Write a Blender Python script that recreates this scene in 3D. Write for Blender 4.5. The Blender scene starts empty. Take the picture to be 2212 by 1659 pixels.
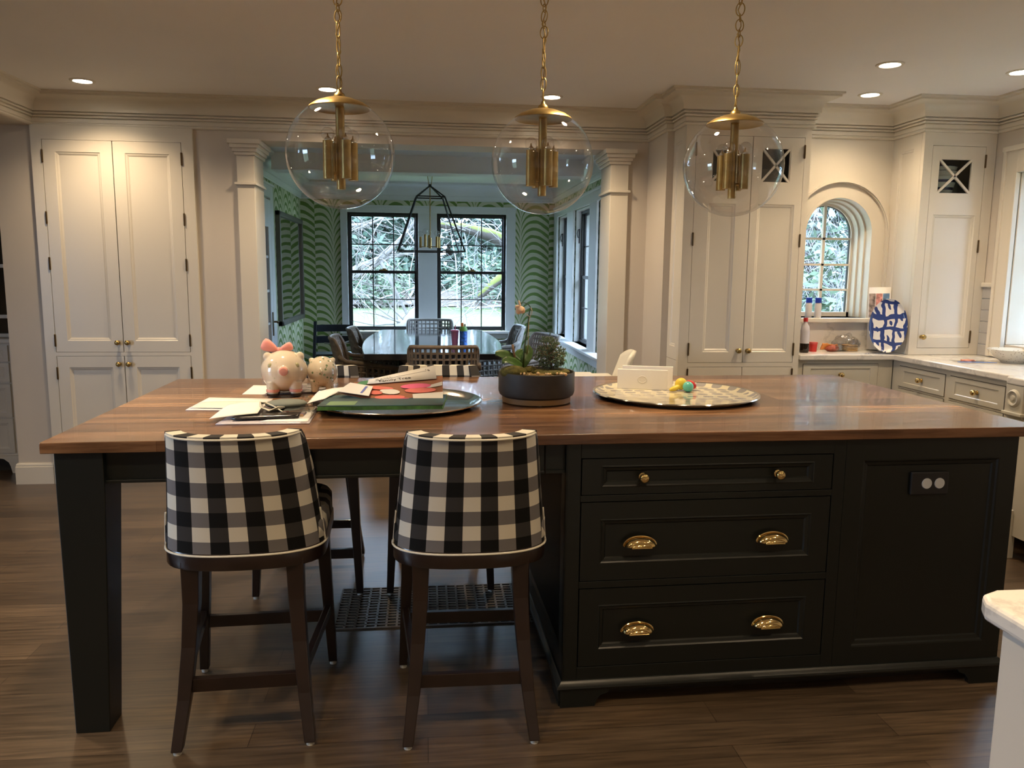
import bpy, bmesh, math, random
from math import sin, cos, pi, radians, sqrt
from mathutils import Vector, Matrix, noise
random.seed(7)
S = bpy.context.scene
COL = S.collection
# ---------------------------------------------------------------- camera
CF, CYAW, CPIT, CROL, CH = 1705.3511, -0.109481, 0.140437, 0.0097357, 1.409973
_f = Vector((-sin(CYAW)*cos(CPIT), cos(CYAW)*cos(CPIT), -sin(CPIT)))
_r = Vector((cos(CYAW), sin(CYAW), 0)); _u = _r.cross(_f)
CR = cos(CROL)*_r + sin(CROL)*_u; CU = -sin(CROL)*_r + cos(CROL)*_u
cd = bpy.data.cameras.new('camera'); cam = bpy.data.objects.new('camera', cd); COL.objects.link(cam)
cam.matrix_world = Matrix(((CR.x, CU.x, -_f.x, 0), (CR.y, CU.y, -_f.y, 0), (CR.z, CU.z, -_f.z, CH), (0, 0, 0, 1)))
cd.sensor_width = 36; cd.lens = CF/2212*36; cd.clip_start = .05; cd.clip_end = 300
S.camera = cam
def at(px, py, ax, val):
    """photo direction -> point on a world plane"""
    d = CR*((px-1106)/CF) - CU*((py-829.5)/CF) + _f
    o = Vector((0, 0, CH)); i = 'XYZ'.index(ax)
    return o + d*((val-o[i])/d[i])
# ---------------------------------------------------------------- view, world
S.view_settings.view_transform = 'Standard'; S.view_settings.look = 'None'
S.view_settings.exposure = 0.36; S.view_settings.gamma = 1; S.view_settings.use_curve_mapping = False
S.cycles.max_bounces = 10; S.cycles.diffuse_bounces = 5; S.cycles.glossy_bounces = 5
S.cycles.transparent_max_bounces = 24; S.cycles.transmission_bounces = 6
S.cycles.sample_clamp_indirect = 6; S.cycles.use_denoising = True
S.cycles.caustics_reflective = False; S.cycles.caustics_refractive = False
W = bpy.data.worlds.new('world'); S.world = W; W.use_nodes = True
_n = W.node_tree.nodes; _bg = _n['Background']
_tc = _n.new('ShaderNodeTexCoord'); _sx = _n.new('ShaderNodeSeparateXYZ'); _rp = _n.new('ShaderNodeValToRGB')
W.node_tree.links.new(_tc.outputs['Generated'], _sx.inputs[0]); W.node_tree.links.new(_sx.outputs['Z'], _rp.inputs[0])
_rp.color_ramp.elements[0].color = (.50, .66, .92, 1); _rp.color_ramp.elements[1].color = (.62, .79, 1, 1); _rp.color_ramp.elements[1].position = .6
W.node_tree.links.new(_rp.outputs[0], _bg.inputs[0]); _bg.inputs[1].default_value = 22.0
CAN_E, CAN_COL = 23.0, (1, .745, .46)
def portal(name, loc, rot, sx, sy):
    l = bpy.data.lights.new(name, 'AREA'); l.shape = 'RECTANGLE'; l.size = sx; l.size_y = sy
    l.cycles.is_portal = True
    o = bpy.data.objects.new(name, l); COL.objects.link(o); o.location = loc; o.rotation_euler = rot
portal('window_portal', (-4.28, 1.5, 1.4), (0, radians(-90), 0), 1.4, 1.0)
portal('window_portal', (.03, 9.95, 1.4), (radians(-90), 0, 0), 2.3, 1.6)
portal('window_portal', (1.95, 8.0, 1.4), (0, radians(90), 0), 1.7, 3.4)
portal('window_portal', (2.66, 5.33, 1.5), (radians(-90), 0, 0), .7, 1.0)
portal('window_portal', (3.95, 4.02, 1.5), (0, radians(90), 0), 1.1, 1.0)
# ---------------------------------------------------------------- object helpers
MW = {}
def link(o): COL.objects.link(o); return o
def tag(o, label=None, cat=None, group=None, kind=None):
    if label: o['label'] = label
    if cat: o['category'] = cat
    if group: o['group'] = group
    if kind: o['kind'] = kind
    return o
def thing(name, label=None, cat=None, loc=(0, 0, 0), rz=0, group=None, kind=None, rot=None):
    o = link(bpy.data.objects.new(name, None)); o.empty_display_size = .1
    o.location = loc; o.rotation_euler = rot or (0, 0, rz)
    MW[o.name] = Matrix.LocRotScale(Vector(loc), o.rotation_euler.copy(), None)
    return tag(o, label, cat, group, kind)
def copy_tree(o, parent=None, loc=None, rz=None):
    c = o.copy(); link(c)
    if parent: c.parent = parent
    if loc is not None: c.location = loc
    if rz is not None: c.rotation_euler = (0, 0, rz)
    for ch in [x for x in COL.objects if x.parent == o]: copy_tree(ch, c)
    return c
class MB:
    def __init__(s): s.v = []; s.f = []; s.uv = {}; s.mi = []; s.cur = 0
    def face(s, idx, uv=None):
        if uv: s.uv[len(s.f)] = uv
        s.f.append(tuple(idx)); s.mi.append(s.cur)
    def add(s, vs, fs, M=None):
        b = len(s.v)
        for p in vs: p = Vector(p); s.v.append(M @ p if M else p)
        for f in fs: s.face([b+i for i in f])
        return s
    def box(s, x0, x1, y0, y1, z0, z1, M=None):
        return s.add([(x0,y0,z0),(x1,y0,z0),(x1,y1,z0),(x0,y1,z0),(x0,y0,z1),(x1,y0,z1),(x1,y1,z1),(x0,y1,z1)],
                     [(0,3,2,1),(4,5,6,7),(0,1,5,4),(1,2,6,5),(2,3,7,6),(3,0,4,7)], M)
    def bar(s, a, b, w, h=None, w2=None, h2=None, up=(0, 0, 1)):
        """square bar from a to b, w across x h along 'up'"""
        a, b = Vector(a), Vector(b); h = w if h is None else h; w2 = w if w2 is None else w2; h2 = h if h2 is None else h2
        d = (b-a).normalized(); up = Vector(up)
        if abs(d.dot(up)) > .98: up = Vector((0, 1, 0))
        x = d.cross(up).normalized(); y = x.cross(d)
        vs = [a+x*i*w/2+y*j*h/2 for i, j in ((-1,-1),(1,-1),(1,1),(-1,1))]+[b+x*i*w2/2+y*j*h2/2 for i, j in ((-1,-1),(1,-1),(1,1),(-1,1))]
        return s.add(vs, [(0,1,2,3),(7,6,5,4),(0,4,5,1),(1,5,6,2),(2,6,7,3),(3,7,4,0)])
    def tube(s, pts, r, n=8, closed=False, caps=True):
        pts = [Vector(p) for p in pts]; rs = r if isinstance(r, (list, tuple)) else [r]*len(pts)
        b = len(s.v); m = len(pts); up = None
        for i, p in enumerate(pts):
            if closed: d = pts[(i+1) % m]-pts[i-1]
            else: d = pts[min(i+1, m-1)]-pts[max(i-1, 0)]
            if d.length < 1e-9: d = Vector((0, 0, 1))
            d.normalize()
            if up is None: up = Vector((0, 0, 1)) if abs(d.z) < .9 else Vector((1, 0, 0))
            x = d.cross(up)
            if x.length < 1e-6: x = d.orthogonal()
            x.normalize(); y = x.cross(d).normalized(); up = y
            for k in range(n):
                a = 2*pi*k/n; s.v.append(p+x*cos(a)*rs[i]+y*sin(a)*rs[i])
        for i in range(m if closed else m-1):
            j = (i+1) % m
            for k in range(n):
                k2 = (k+1) % n; s.face((b+i*n+k, b+i*n+k2, b+j*n+k2, b+j*n+k))
        if caps and not closed:
            s.face([b+k for k in range(n)][::-1]); s.face([b+(m-1)*n+k for k in range(n)])
        return s
    def lathe(s, prof, c=(0, 0, 0), n=32, M=None, sx=1, sy=1):
        """prof list of (r,z); closed at axis when r==0"""
        b = len(s.v); rows = []
        for r, z in prof:
            if r <= 1e-7:
                p = Vector((c[0], c[1], c[2]+z)); s.v.append(M @ p if M else p); rows.append([len(s.v)-1])
            else:
                row = []
                for k in range(n):
                    a = 2*pi*k/n; p = Vector((c[0]+r*cos(a)*sx, c[1]+r*sin(a)*sy, c[2]+z)); s.v.append(M @ p if M else p); row.append(len(s.v)-1)
                rows.append(row)
        for A, B in zip(rows, rows[1:]):
            for k in range(n):
                k2 = (k+1) % n
                if len(A) == 1 and len(B) == 1: continue
                if len(A) == 1: s.face((A[0], B[k2], B[k]))
                elif len(B) == 1: s.face((A[k], A[k2], B[0]))
                else: s.face((A[k], A[k2], B[k2], B[k]))
        return s
    def ball(s, c, r, n=16, m=10, M=None):
        r = (r, r, r) if not isinstance(r, (tuple, list)) else r
        pr = [(sin(pi*i/m), -cos(pi*i/m)) for i in range(m+1)]
        T = Matrix.Translation(c) @ (M or Matrix()) @ Matrix.Diagonal((r[0], r[1], r[2], 1))
        return s.lathe([(0 if i in (0, m) else a, z) for i, (a, z) in enumerate(pr)], n=n, M=T)
    def prism(s, poly, h0, h1, M=None):
        """poly in XY extruded in Z"""
        n = len(poly); vs = [(x, y, h0) for x, y in poly]+[(x, y, h1) for x, y in poly]
        fs = [tuple(range(n))[::-1], tuple(range(n, 2*n))]+[(i, (i+1) % n, n+(i+1) % n, n+i) for i in range(n)]
        return s.add(vs, fs, M)
    def loft(s, rings, cap0=True, cap1=True):
        b = len(s.v); n = len(rings[0])
        for r in rings:
            for p in r: s.v.append(Vector(p))
        for i in range(len(rings)-1):
            for k in range(n):
                k2 = (k+1) % n; s.face((b+i*n+k, b+i*n+k2, b+(i+1)*n+k2, b+(i+1)*n+k))
        if cap0: s.face([b+k for k in range(n)][::-1])
        if cap1: s.face([b+(len(rings)-1)*n+k for k in range(n)])
        return s
    def grid(s, fn, nu, nv, uvfn=None, closed_u=False):
        b = len(s.v)
        for j in range(nv+1):
            for i in range(nu+1): s.v.append(Vector(fn(i/nu, j/nv)))
        for j in range(nv):
            for i in range(nu):
                q = ((i, j), (i+1, j), (i+1, j+1), (i, j+1))
                s.face([b+y*(nu+1)+x for x, y in q], [uvfn(x/nu, y/nv) for x, y in q] if uvfn else None)
        return s
    def build(s, name, mat, parent=None, smooth=False, bevel=0, world=False, solid=0, remesh=0, seg=2, sub=0, fix=True):
        me = bpy.data.meshes.new(name); me.from_pydata([tuple(v) for v in s.v], [], s.f)
        mats = mat if isinstance(mat, (list, tuple)) else [mat]
        for m in mats: me.materials.append(m)
        if s.uv:
            ul = me.uv_layers.new(name='UVMap')
            for p in me.polygons:
                if p.index in s.uv:
                    for li, uv in zip(p.loop_indices, s.uv[p.index]): ul.data[li].uv = uv
        for p, mi in zip(me.polygons, s.mi): p.material_index = mi
        if fix:
            bm = bmesh.new(); bm.from_mesh(me); bmesh.ops.recalc_face_normals(bm, faces=bm.faces[:]); bm.to_mesh(me); bm.free()
        if smooth:
            for p in me.polygons: p.use_smooth = True
            if smooth is not True: me.set_sharp_from_angle(angle=radians(smooth))
        o = link(bpy.data.objects.new(name, me))
        if parent:
            o.parent = parent; MW[o.name] = MW.get(parent.name, Matrix()).copy()
            if world: o.matrix_parent_inverse = MW[parent.name].inverted(); MW[o.name] = Matrix()
        else: MW[o.name] = Matrix()
        if remesh:
            m = o.modifiers.new('r', 'REMESH'); m.mode = 'VOXEL'; m.voxel_size = remesh; m.use_smooth_shade = True
            m = o.modifiers.new('s', 'SMOOTH'); m.iterations = 6
        if solid: m = o.modifiers.new('t', 'SOLIDIFY'); m.thickness = solid; m.offset = 0
        if sub: m = o.modifiers.new('u', 'SUBSURF'); m.levels = sub; m.render_levels = sub
        if bevel:
            m = o.modifiers.new('b', 'BEVEL'); m.width = bevel; m.segments = seg; m.limit_method = 'ANGLE'; m.angle_limit = radians(35)
        return o
def struct(name, mb, mat, parent=None, **k):
    o = mb.build(name, mat, parent, **k)
    if not parent: o['kind'] = 'structure'
    return o
# ---------------------------------------------------------------- materials
class NT:
    def __init__(s, name):
        s.m = bpy.data.materials.new(name); s.m.use_nodes = True; s.t = s.m.node_tree; s.n = s.t.nodes
        s.b = s.n['Principled BSDF']
    def new(s, t, **k):
        x = s.n.new(t)
        for a, b in k.items(): setattr(x, a, b)
        return x
    def l(s, a, b): s.t.links.new(a, b)
    def val(s, sock, v):
        if hasattr(v, 'is_output'): s.l(v, sock)
        else: sock.default_value = v
    def math(s, op, a, b=0.0, c=None):
        x = s.new('ShaderNodeMath', operation=op); s.val(x.inputs[0], a); s.val(x.inputs[1], b)
        if c is not None: s.val(x.inputs[2], c)
        return x.outputs[0]
    def mix(s, f, a, b, bt='MIX'):
        x = s.new('ShaderNodeMix', data_type='RGBA', blend_type=bt); s.val(x.inputs[0], f)
        for i, v in ((6, a), (7, b)):
            s.val(x.inputs[i], v if hasattr(v, 'is_output') else (*v, 1))
        return x.outputs[2]
    def noise(s, vec, scale, detail=3, rough=.5):
        x = s.new('ShaderNodeTexNoise'); s.l(vec, x.inputs['Vector']); x.inputs['Scale'].default_value = scale
        x.inputs['Detail'].default_value = detail; x.inputs['Roughness'].default_value = rough
        return x.outputs['Fac']
    def co(s, kind='Object'): return s.new('ShaderNodeTexCoord').outputs[kind]
    def mapv(s, vec, scale=(1, 1, 1), loc=(0, 0, 0), rot=(0, 0, 0)):
        x = s.new('ShaderNodeMapping'); s.l(vec, x.inputs[0]); x.inputs['Scale'].default_value = scale
        x.inputs['Location'].default_value = loc; x.inputs['Rotation'].default_value = rot; return x.outputs[0]
    def xyz(s, vec):
        x = s.new('ShaderNodeSeparateXYZ'); s.l(vec, x.inputs[0]); return x.outputs
    def ramp(s, f, stops):
        x = s.new('ShaderNodeValToRGB'); s.l(f, x.inputs[0]); e = x.color_ramp.elements
        while len(e) < len(stops): e.new(.5)
        for q, (p, c) in zip(e, stops): q.position = p; q.color = (*c, 1) if len(c) == 3 else c
        return x.outputs[0]
    def bump(s, h, strength=.2, dist=.005):
        x = s.new('ShaderNodeBump'); s.l(h, x.inputs['Height']); x.inputs['Strength'].default_value = strength; x.inputs['Distance'].default_value = dist
        s.l(x.outputs[0], s.b.inputs['Normal'])
def mat(name, col, rough=.5, metal=0, spec=.5, noise=0, nscale=6, coat=0, bump=0, bscale=60, trans=0, alpha=1, sheen=0, emit=None, es=0):
    k = NT(name); b = k.b
    b.inputs['Base Color'].default_value = (*col, 1); b.inputs['Roughness'].default_value = rough
    b.inputs['Metallic'].default_value = metal; b.inputs['Specular IOR Level'].default_value = spec
    b.inputs['Coat Weight'].default_value = coat; b.inputs['Coat Roughness'].default_value = .08
    b.inputs['Transmission Weight'].default_value = trans; b.inputs['Alpha'].default_value = alpha
    b.inputs['Sheen Weight'].default_value = sheen
    if emit: b.inputs['Emission Color'].default_value = (*emit, 1); b.inputs['Emission Strength'].default_value = es
    if noise:
        n = k.noise(k.co(), nscale, 4); c2 = tuple(min(1, c*(1-noise)) for c in col); c3 = tuple(min(1, c*(1+noise)) for c in col)
        k.l(k.ramp(n, [(.3, c2), (.7, c3)]), b.inputs['Base Color'])
    if bump: k.bump(k.noise(k.co(), bscale, 3), bump, .002)
    return k.m
def thin_glass(name, tint=(1, 1, 1), ior=1.45, base=.02):
    k = NT(name); k.n.remove(k.b); out = k.n['Material Output']
    tr = k.new('ShaderNodeBsdfTransparent'); tr.inputs[0].default_value = (*tint, 1)
    gl = k.new('ShaderNodeBsdfGlossy'); gl.inputs['Roughness'].default_value = .01
    fr = k.new('ShaderNodeLayerWeight'); fr.inputs[0].default_value = .5
    f5 = k.math('POWER', fr.outputs['Facing'], 4.2 if ior > 1.35 else 5.5)
    mx = k.new('ShaderNodeMixShader'); k.l(k.math('MULTIPLY_ADD', f5, .85, ((ior-1)/(ior+1))**2+base), mx.inputs[0]); k.l(tr.outputs[0], mx.inputs[1]); k.l(gl.outputs[0], mx.inputs[2])
    k.l(mx.outputs[0], out.inputs[0]); return k.m
M = {}
M['wall'] = mat('greige_wall_paint', (.60, .545, .48), .6, noise=.02, nscale=2)
M['ceil'] = mat('ceiling_paint', (.84, .83, .84), .7, noise=.02, nscale=1.5)
M['dceil'] = mat('dining_ceiling_paint', (.80, .80, .82), .7)
M['trim'] = mat('cream_trim_paint', (.70, .655, .575), .35)
M['cab'] = mat('cream_cabinet_paint', (.70, .655, .575), .32)
M['base'] = mat('greige_base_cabinet_paint', (.60, .57, .49), .35)
M['dtrim'] = mat('white_dining_trim', (.74, .75, .76), .4)
M['gap'] = mat('dark_gap', (.03, .025, .02), .8)
M['island'] = mat('black_green_island_paint', (.005, .0066, .006), .34, spec=.45)
M['blackm'] = mat('black_metal', (.008, .008, .01), .45)
M['steel'] = mat('dark_window_steel', (.012, .011, .012), .4)
M['brass'] = mat('aged_brass', (.42, .30, .12), .38, 1, noise=.15, nscale=30)
M['brassp'] = mat('polished_brass', (.80, .60, .27), .12, 1)
M['bronze'] = mat('hinge_bronze', (.16, .11, .06), .35, 1)
M['silver'] = mat('silver', (.80, .78, .74), .12, 1)
M['chrome'] = mat('chrome', (.8, .8, .8), .06, 1)
M['glass'] = thin_glass('clear_window_glass', (.93, .96, .97), 1.3, 0)
M['globe'] = thin_glass('clear_globe_glass', (.97, .97, .97), 1.45, .05)
M['bulb'] = thin_glass('clear_bulb_glass', (.95, .95, .95), 1.45, .05)
M['plastic'] = thin_glass('clear_plastic_film', (.86, .86, .86), 1.4, .10)
M['mirror'] = mat('mirror_glass', (.85, .88, .88), .02, 1)
M['lamp'] = mat('lamp_lens', (1, 1, 1), .5, emit=(1, .86, .66), es=30)
M['canwhite'] = mat('can_trim_white', (.75, .72, .66), .5)
M['wood'] = mat('espresso_stained_wood', (.013, .0065, .005), .3, noise=.25, nscale=12, coat=.2)
M['foot'] = mat('clear_rubber_foot', (.45, .45, .42), .4)
M['white'] = mat('white_paper', (.80, .78, .76), .7)
M['offwhite'] = mat('offwhite_paper', (.72, .69, .64), .7)
M['lilac'] = mat('lilac_plastic_envelope', (.50, .47, .52), .3)
M['ceramic'] = mat('cream_glazed_ceramic', (.66, .58, .46), .12, coat=.6)
M['pink'] = mat('pink_glaze', (.72, .32, .26), .25, coat=.4)
M['pinkrib'] = mat('pink_ribbon', (.80, .30, .26), .55, sheen=.4)
M['black'] = mat('black_glaze', (.012, .01, .01), .2)
M['wicker'] = mat('brown_wicker', (.17, .125, .085), .6, noise=.25, nscale=25)
M['wickerg'] = mat('grey_wicker', (.27, .245, .23), .55, noise=.2, nscale=25)
M['dtable'] = mat('black_lacquer', (.010, .010, .013), .10, coat=1)
M['cushion'] = mat('pale_cushion', (.45, .48, .53), .8)
M['navy'] = mat('navy_painted_wood', (.008, .014, .024), .4)
M['tilem'] = mat('grey_glazed_tile', (.42, .41, .40), .2, noise=.05)
M['grout'] = mat('white_grout', (.75, .73, .70), .8)
M['pot'] = mat('charcoal_pot', (.028, .027, .025), .55, noise=.15, nscale=30)
M['potwood'] = mat('wood_base', (.20, .12, .05), .5)
M['leaf'] = mat('orchid_leaf', (.06, .125, .03), .3)
M['juniper'] = mat('juniper_green', (.11, .15, .08), .6, noise=.4, nscale=40)
M['moss'] = mat('moss', (.085, .075, .012), .9, noise=.5, nscale=60, bump=1, bscale=200)
M['soil'] = mat('bark_and_moss_soil', (.16, .105, .03), .9, noise=.6, nscale=45, bump=1, bscale=120)
M['stem'] = mat('orchid_stem', (.05, .075, .02), .5)
M['stake'] = mat('cane_stake', (.20, .11, .05), .6)
M['petal'] = mat('peach_petal', (.82, .55, .34), .5)
M['green'] = mat('green_paper', (.06, .22, .10), .7)
M['craftpink'] = mat('pink_craft_paper', (.80, .13, .27), .7)
M['coral'] = mat('coral_craft_paper', (.68, .16, .13), .7)
M['brownp'] = mat('brown_craft_paper', (.28, .11, .055), .8)
M['ink'] = mat('ink', (.03, .02, .02), .6)
M['pencil'] = mat('pencil_grey', (.42, .46, .42), .7)
M['bluep'] = mat('blue_line', (.12, .16, .50), .6)
M['yellow'] = mat('yellow_rubber', (.72, .55, .06), .4)
M['red'] = mat('red_plastic', (.55, .03, .025), .35)
M['aqua'] = mat('aqua_translucent', (.15, .62, .55), .15, trans=.3)
M['greybag'] = mat('grey_felt_pouch', (.17, .19, .17), .9, noise=.1)
M['cord'] = mat('pale_cord', (.55, .52, .42), .6)
M['bluecap'] = mat('blue_cap', (.01, .04, .42), .35)
M['spice'] = mat('spice_jar_label', (.62, .60, .62), .4)
M['soy'] = mat('soy_dark', (.015, .008, .005), .1)
M['chipbag'] = mat('chip_bag_orange', (.85, .35, .10), .35)
M['bread'] = mat('bread', (.60, .40, .20), .8, noise=.2, nscale=30)
M['snack'] = mat('snack_red_brown', (.35, .09, .06), .5, noise=.6, nscale=50)
M['navyplate'] = mat('navy_striped_dish', (.012, .012, .05), .2)
M['hutchdark'] = mat('dark_cabinet_inside', (.02, .014, .008), .6)
M['pinkcup'] = mat('pink_clear_plastic', (.80, .35, .60), .15, trans=.5)
M['kidgreen'] = mat('green_bottle_cap', (.14, .35, .06), .4)
M['kidorange'] = mat('orange_spout', (.75, .20, .05), .4)
M['socketface'] = mat('outlet_cover_face', (.45, .47, .50), .3)
M['trunk'] = mat('grey_bark', (.11, .10, .095), .9, noise=.3, nscale=8)
M['twig'] = mat('pale_twigs', (.145, .14, .145), .8)
M['darktrunk'] = mat('dark_bark', (.05, .035, .03), .9, noise=.3, nscale=8)
M['lawn'] = mat('lawn_grass', (.045, .062, .018), .9, noise=.3, nscale=.8)
M['ever'] = mat('evergreen_needles', (.034, .060, .042), .7, noise=.4, nscale=2)
M['ever2'] = mat('pale_shrub_leaves', (.065, .10, .06), .7, noise=.4, nscale=3)
M['leaflitter'] = mat('brush_and_leaf_litter', (.085, .065, .052), .9, noise=.4, nscale=2)
def mk_moss_bark():
    k = NT('mossy_bark'); g = k.new('ShaderNodeNewGeometry'); z = k.xyz(g.outputs['Normal'])[2]
    n = k.noise(k.co(), 4, 4); f = k.ramp(k.math('ADD', z, k.math('MULTIPLY', n, .8)), [(.45, (0, 0, 0)), (.65, (1, 1, 1))])
    k.l(k.mix(f, (.035, .028, .024), (.070, .078, .012)), k.b.inputs['Base Color']); k.b.inputs['Roughness'].default_value = .9
    return k.m
M['mossbark'] = mk_moss_bark()
def mk_floor():
    k = NT('oak_plank_floor'); co = k.co(); mv = k.mapv(co, (1, 1, 1))
    br = k.new('ShaderNodeTexBrick'); k.l(mv, br.inputs['Vector']); br.offset = .37; br.offset_frequency = 2
    br.inputs['Scale'].default_value = 1; br.inputs['Brick Width'].default_value = 1.45; br.inputs['Row Height'].default_value = .125
    br.inputs['Mortar Size'].default_value = .0012; br.inputs['Mortar Smooth'].default_value = .1; br.inputs['Bias'].default_value = 0
    br.inputs['Color1'].default_value = (.075, .050, .030, 1); br.inputs['Color2'].default_value = (.125, .085, .052, 1); br.inputs['Mortar'].default_value = (.028, .018, .011, 1)
    g = k.noise(k.mapv(co, (1.3, 22, 1)), 3, 6, .6); g2 = k.noise(k.mapv(co, (.6, 3, 1)), 2, 3)
    c = k.mix(.8, br.outputs['Color'], k.ramp(g, [(.36, (.40, .40, .40)), (.7, (1.25, 1.22, 1.2))]), 'MULTIPLY')
    c = k.mix(.4, c, k.ramp(g2, [(.3, (.6, .6, .62)), (.7, (1.3, 1.3, 1.3))]), 'MULTIPLY')
    k.l(c, k.b.inputs['Base Color']); k.l(k.math('MULTIPLY_ADD', g, .22, .22), k.b.inputs['Roughness'])
    k.bump(k.math('ADD', g, k.math('MULTIPLY', br.outputs['Fac'], -2)), .12, .002); return k.m
M['floor'] = mk_floor()
def mk_walnut():
    k = NT('walnut_worktop'); co = k.co()
    br = k.new('ShaderNodeTexBrick'); k.l(k.mapv(co, (1, 1, 1), (.31, .05, 0)), br.inputs['Vector']); br.offset = .43; br.inputs['Scale'].default_value = 1
    br.inputs['Brick Width'].default_value = 1.1; br.inputs['Row Height'].default_value = .155; br.inputs['Mortar Size'].default_value = .0006
    br.inputs['Color1'].default_value = (.12, .055, .026, 1); br.inputs['Color2'].default_value = (.34, .19, .10, 1); br.inputs['Mortar'].default_value = (.12, .05, .02, 1)
    g = k.noise(k.mapv(co, (1.0, 16, 16)), 2.5, 7, .6)
    w = k.noise(k.mapv(co, (.8, 5, 5)), 2.2, 3)
    c = k.mix(.9, br.outputs['Color'], k.ramp(g, [(.36, (.45, .40, .36)), (.64, (1.3, 1.3, 1.3))]), 'MULTIPLY')
    c = k.mix(.6, c, k.ramp(w, [(.38, (.55, .5, .45)), (.62, (1.25, 1.25, 1.25))]), 'MULTIPLY')
    k.l(c, k.b.inputs['Base Color']); k.l(k.math('MULTIPLY_ADD', g, .12, .17), k.b.inputs['Roughness'])
    k.b.inputs['Coat Weight'].default_value = .15
    return k.m
M['walnut'] = mk_walnut()
def mk_marble():
    k = NT('white_marble'); n = k.noise(k.co(), 3, 8, .65)
    v = k.math('ABSOLUTE', k.math('SUBTRACT', n, .5))
    k.l(k.ramp(v, [(0, (.60, .58, .55)), (.03, (.76, .73, .68)), (1, (.80, .77, .72))]), k.b.inputs['Base Color']); k.b.inputs['Roughness'].default_value = .18
    return k.m
M['marble'] = mk_marble()
def mk_check():
    k = NT('buffalo_check_fabric'); u = k.xyz(k.co('UV'))
    P = .100
    a = k.math('GREATER_THAN', k.math('FRACT', k.math('DIVIDE', u[0], P)), .5)
    b = k.math('GREATER_THAN', k.math('FRACT', k.math('DIVIDE', u[1], .094)), .5)
    wv = k.noise(k.mapv(k.co('UV'), (1, 1, 1)), 900, 1)
    c1 = k.mix(a, (.62, .585, .50), (.036, .034, .034)); c2 = k.mix(a, (.16, .152, .155), (.004, .004, .004))
    c = k.mix(b, c1, c2); c = k.mix(.25, c, k.ramp(wv, [(.3, (.7, .7, .7)), (.7, (1.2, 1.2, 1.2))]), 'MULTIPLY')
    k.l(c, k.b.inputs['Base Color']); k.b.inputs['Roughness'].default_value = .85; k.b.inputs['Specular IOR Level'].default_value = .2
    k.bump(wv, .15, .001); return k.m
M['check'] = mk_check()
M['checkwhite'] = mat('cream_piping', (.62, .585, .50), .8)
def mk_paper(axis, name, per, off, pale=(.62, .62, .46), green=(.15, .25, .05)):
    k = NT(name); p = k.xyz(k.co()); u = p[axis]; z = p[2]
    n = k.noise(k.mapv(k.co(), (1, 1, 1)), 3.0, 2)
    uu = k.math('ADD', k.math('DIVIDE', u, per), off)
    t = k.math('SUBTRACT', k.math('FRACT', uu), .38)          # distance from stem, asymmetric frond
    at_ = k.math('ABSOLUTE', t)
    arc = k.math('SUBTRACT', k.math('MULTIPLY', k.math('POWER', at_, .55), .62), k.math('MULTIPLY', k.math('POWER', at_, 1.6), .75))
    side = k.math('MULTIPLY', k.math('LESS_THAN', t, 0.0), .045)
    ph = k.math('ADD', k.math('DIVIDE', k.math('SUBTRACT', k.math('SUBTRACT', z, k.math('MULTIPLY', arc, per*2.0)), side), .088), k.math('MULTIPLY', n, .9))
    sw = k.math('SINE', k.math('MULTIPLY', ph, 2*pi))
    thr = k.math('SUBTRACT', k.math('MULTIPLY', k.math('POWER', at_, .5), 1.0), .35)
    leaf = k.math('GREATER_THAN', k.math('ADD', sw, k.math('MULTIPLY', k.noise(k.co(), 15, 3), .9)), thr)
    leaf = k.math('MAXIMUM', leaf, k.math('LESS_THAN', at_, .012))
    big = k.noise(k.mapv(k.co(), (1, 1, .7)), 1.1, 2)
    k.l(k.mix(leaf, green, pale), k.b.inputs['Base Color'])
    k.b.inputs['Roughness'].default_value = .6; return k.m
M['paperb'] = mk_paper(0, 'palm_frond_wallpaper', .56, .32)
M['papers'] = mk_paper(1, 'palm_frond_wallpaper_side', .56, .1)
def mk_dots():
    k = NT('cream_tray_with_grey_dots'); vo = k.new('ShaderNodeTexVoronoi', feature='F1'); k.l(k.mapv(k.co(), (1, 1, 0)), vo.inputs['Vector']); vo.inputs['Scale'].default_value = 17
    vo.inputs['Randomness'].default_value = .35
    f = k.math('LESS_THAN', vo.outputs['Distance'], .40)
    k.l(k.mix(f, (.66, .61, .46), (.30, .29, .29)), k.b.inputs['Base Color']); k.b.inputs['Roughness'].default_value = .12; k.b.inputs['Coat Weight'].default_value = .5
    return k.m
M['dots'] = mk_dots()
def mk_bluewhite(name, c1, c2, s=1):
    k = NT(name); v = k.mapv(k.co('Object'), (1, 1, 1)); n = k.new('ShaderNodeTexNoise'); k.l(v, n.inputs['Vector']); n.inputs['Scale'].default_value = 5*s
    vv = k.new('ShaderNodeVectorMath', operation='MULTIPLY_ADD'); k.l(n.outputs['Color'], vv.inputs[0]); vv.inputs[1].default_value = (.09, .09, .09); k.l(v, vv.inputs[2])
    p = k.xyz(vv.outputs[0])
    a = k.math('SINE', k.math('MULTIPLY', p[0], 62*s)); b = k.math('SINE', k.math('MULTIPLY', p[2], 48*s))
    a2 = k.math('SINE', k.math('MULTIPLY', k.math('ADD', p[0], p[2]), 40*s))
    f = k.math('GREATER_THAN', k.math('MAXIMUM', k.math('MAXIMUM', a, b), k.math('MULTIPLY', a2, k.math('MULTIPLY', a, 1.3))), .62)
    k.l(k.mix(f, c1, c2), k.b.inputs['Base Color']); k.b.inputs['Roughness'].default_value = .15; return k.m
M['bluewhite'] = mk_bluewhite('blue_and_white_platter_glaze', (.80, .80, .82), (.035, .065, .24), 1.5)
M['navywhite'] = mk_bluewhite('navy_and_white_platter_glaze', (.62, .62, .64), (.008, .008, .035), .7)
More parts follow.
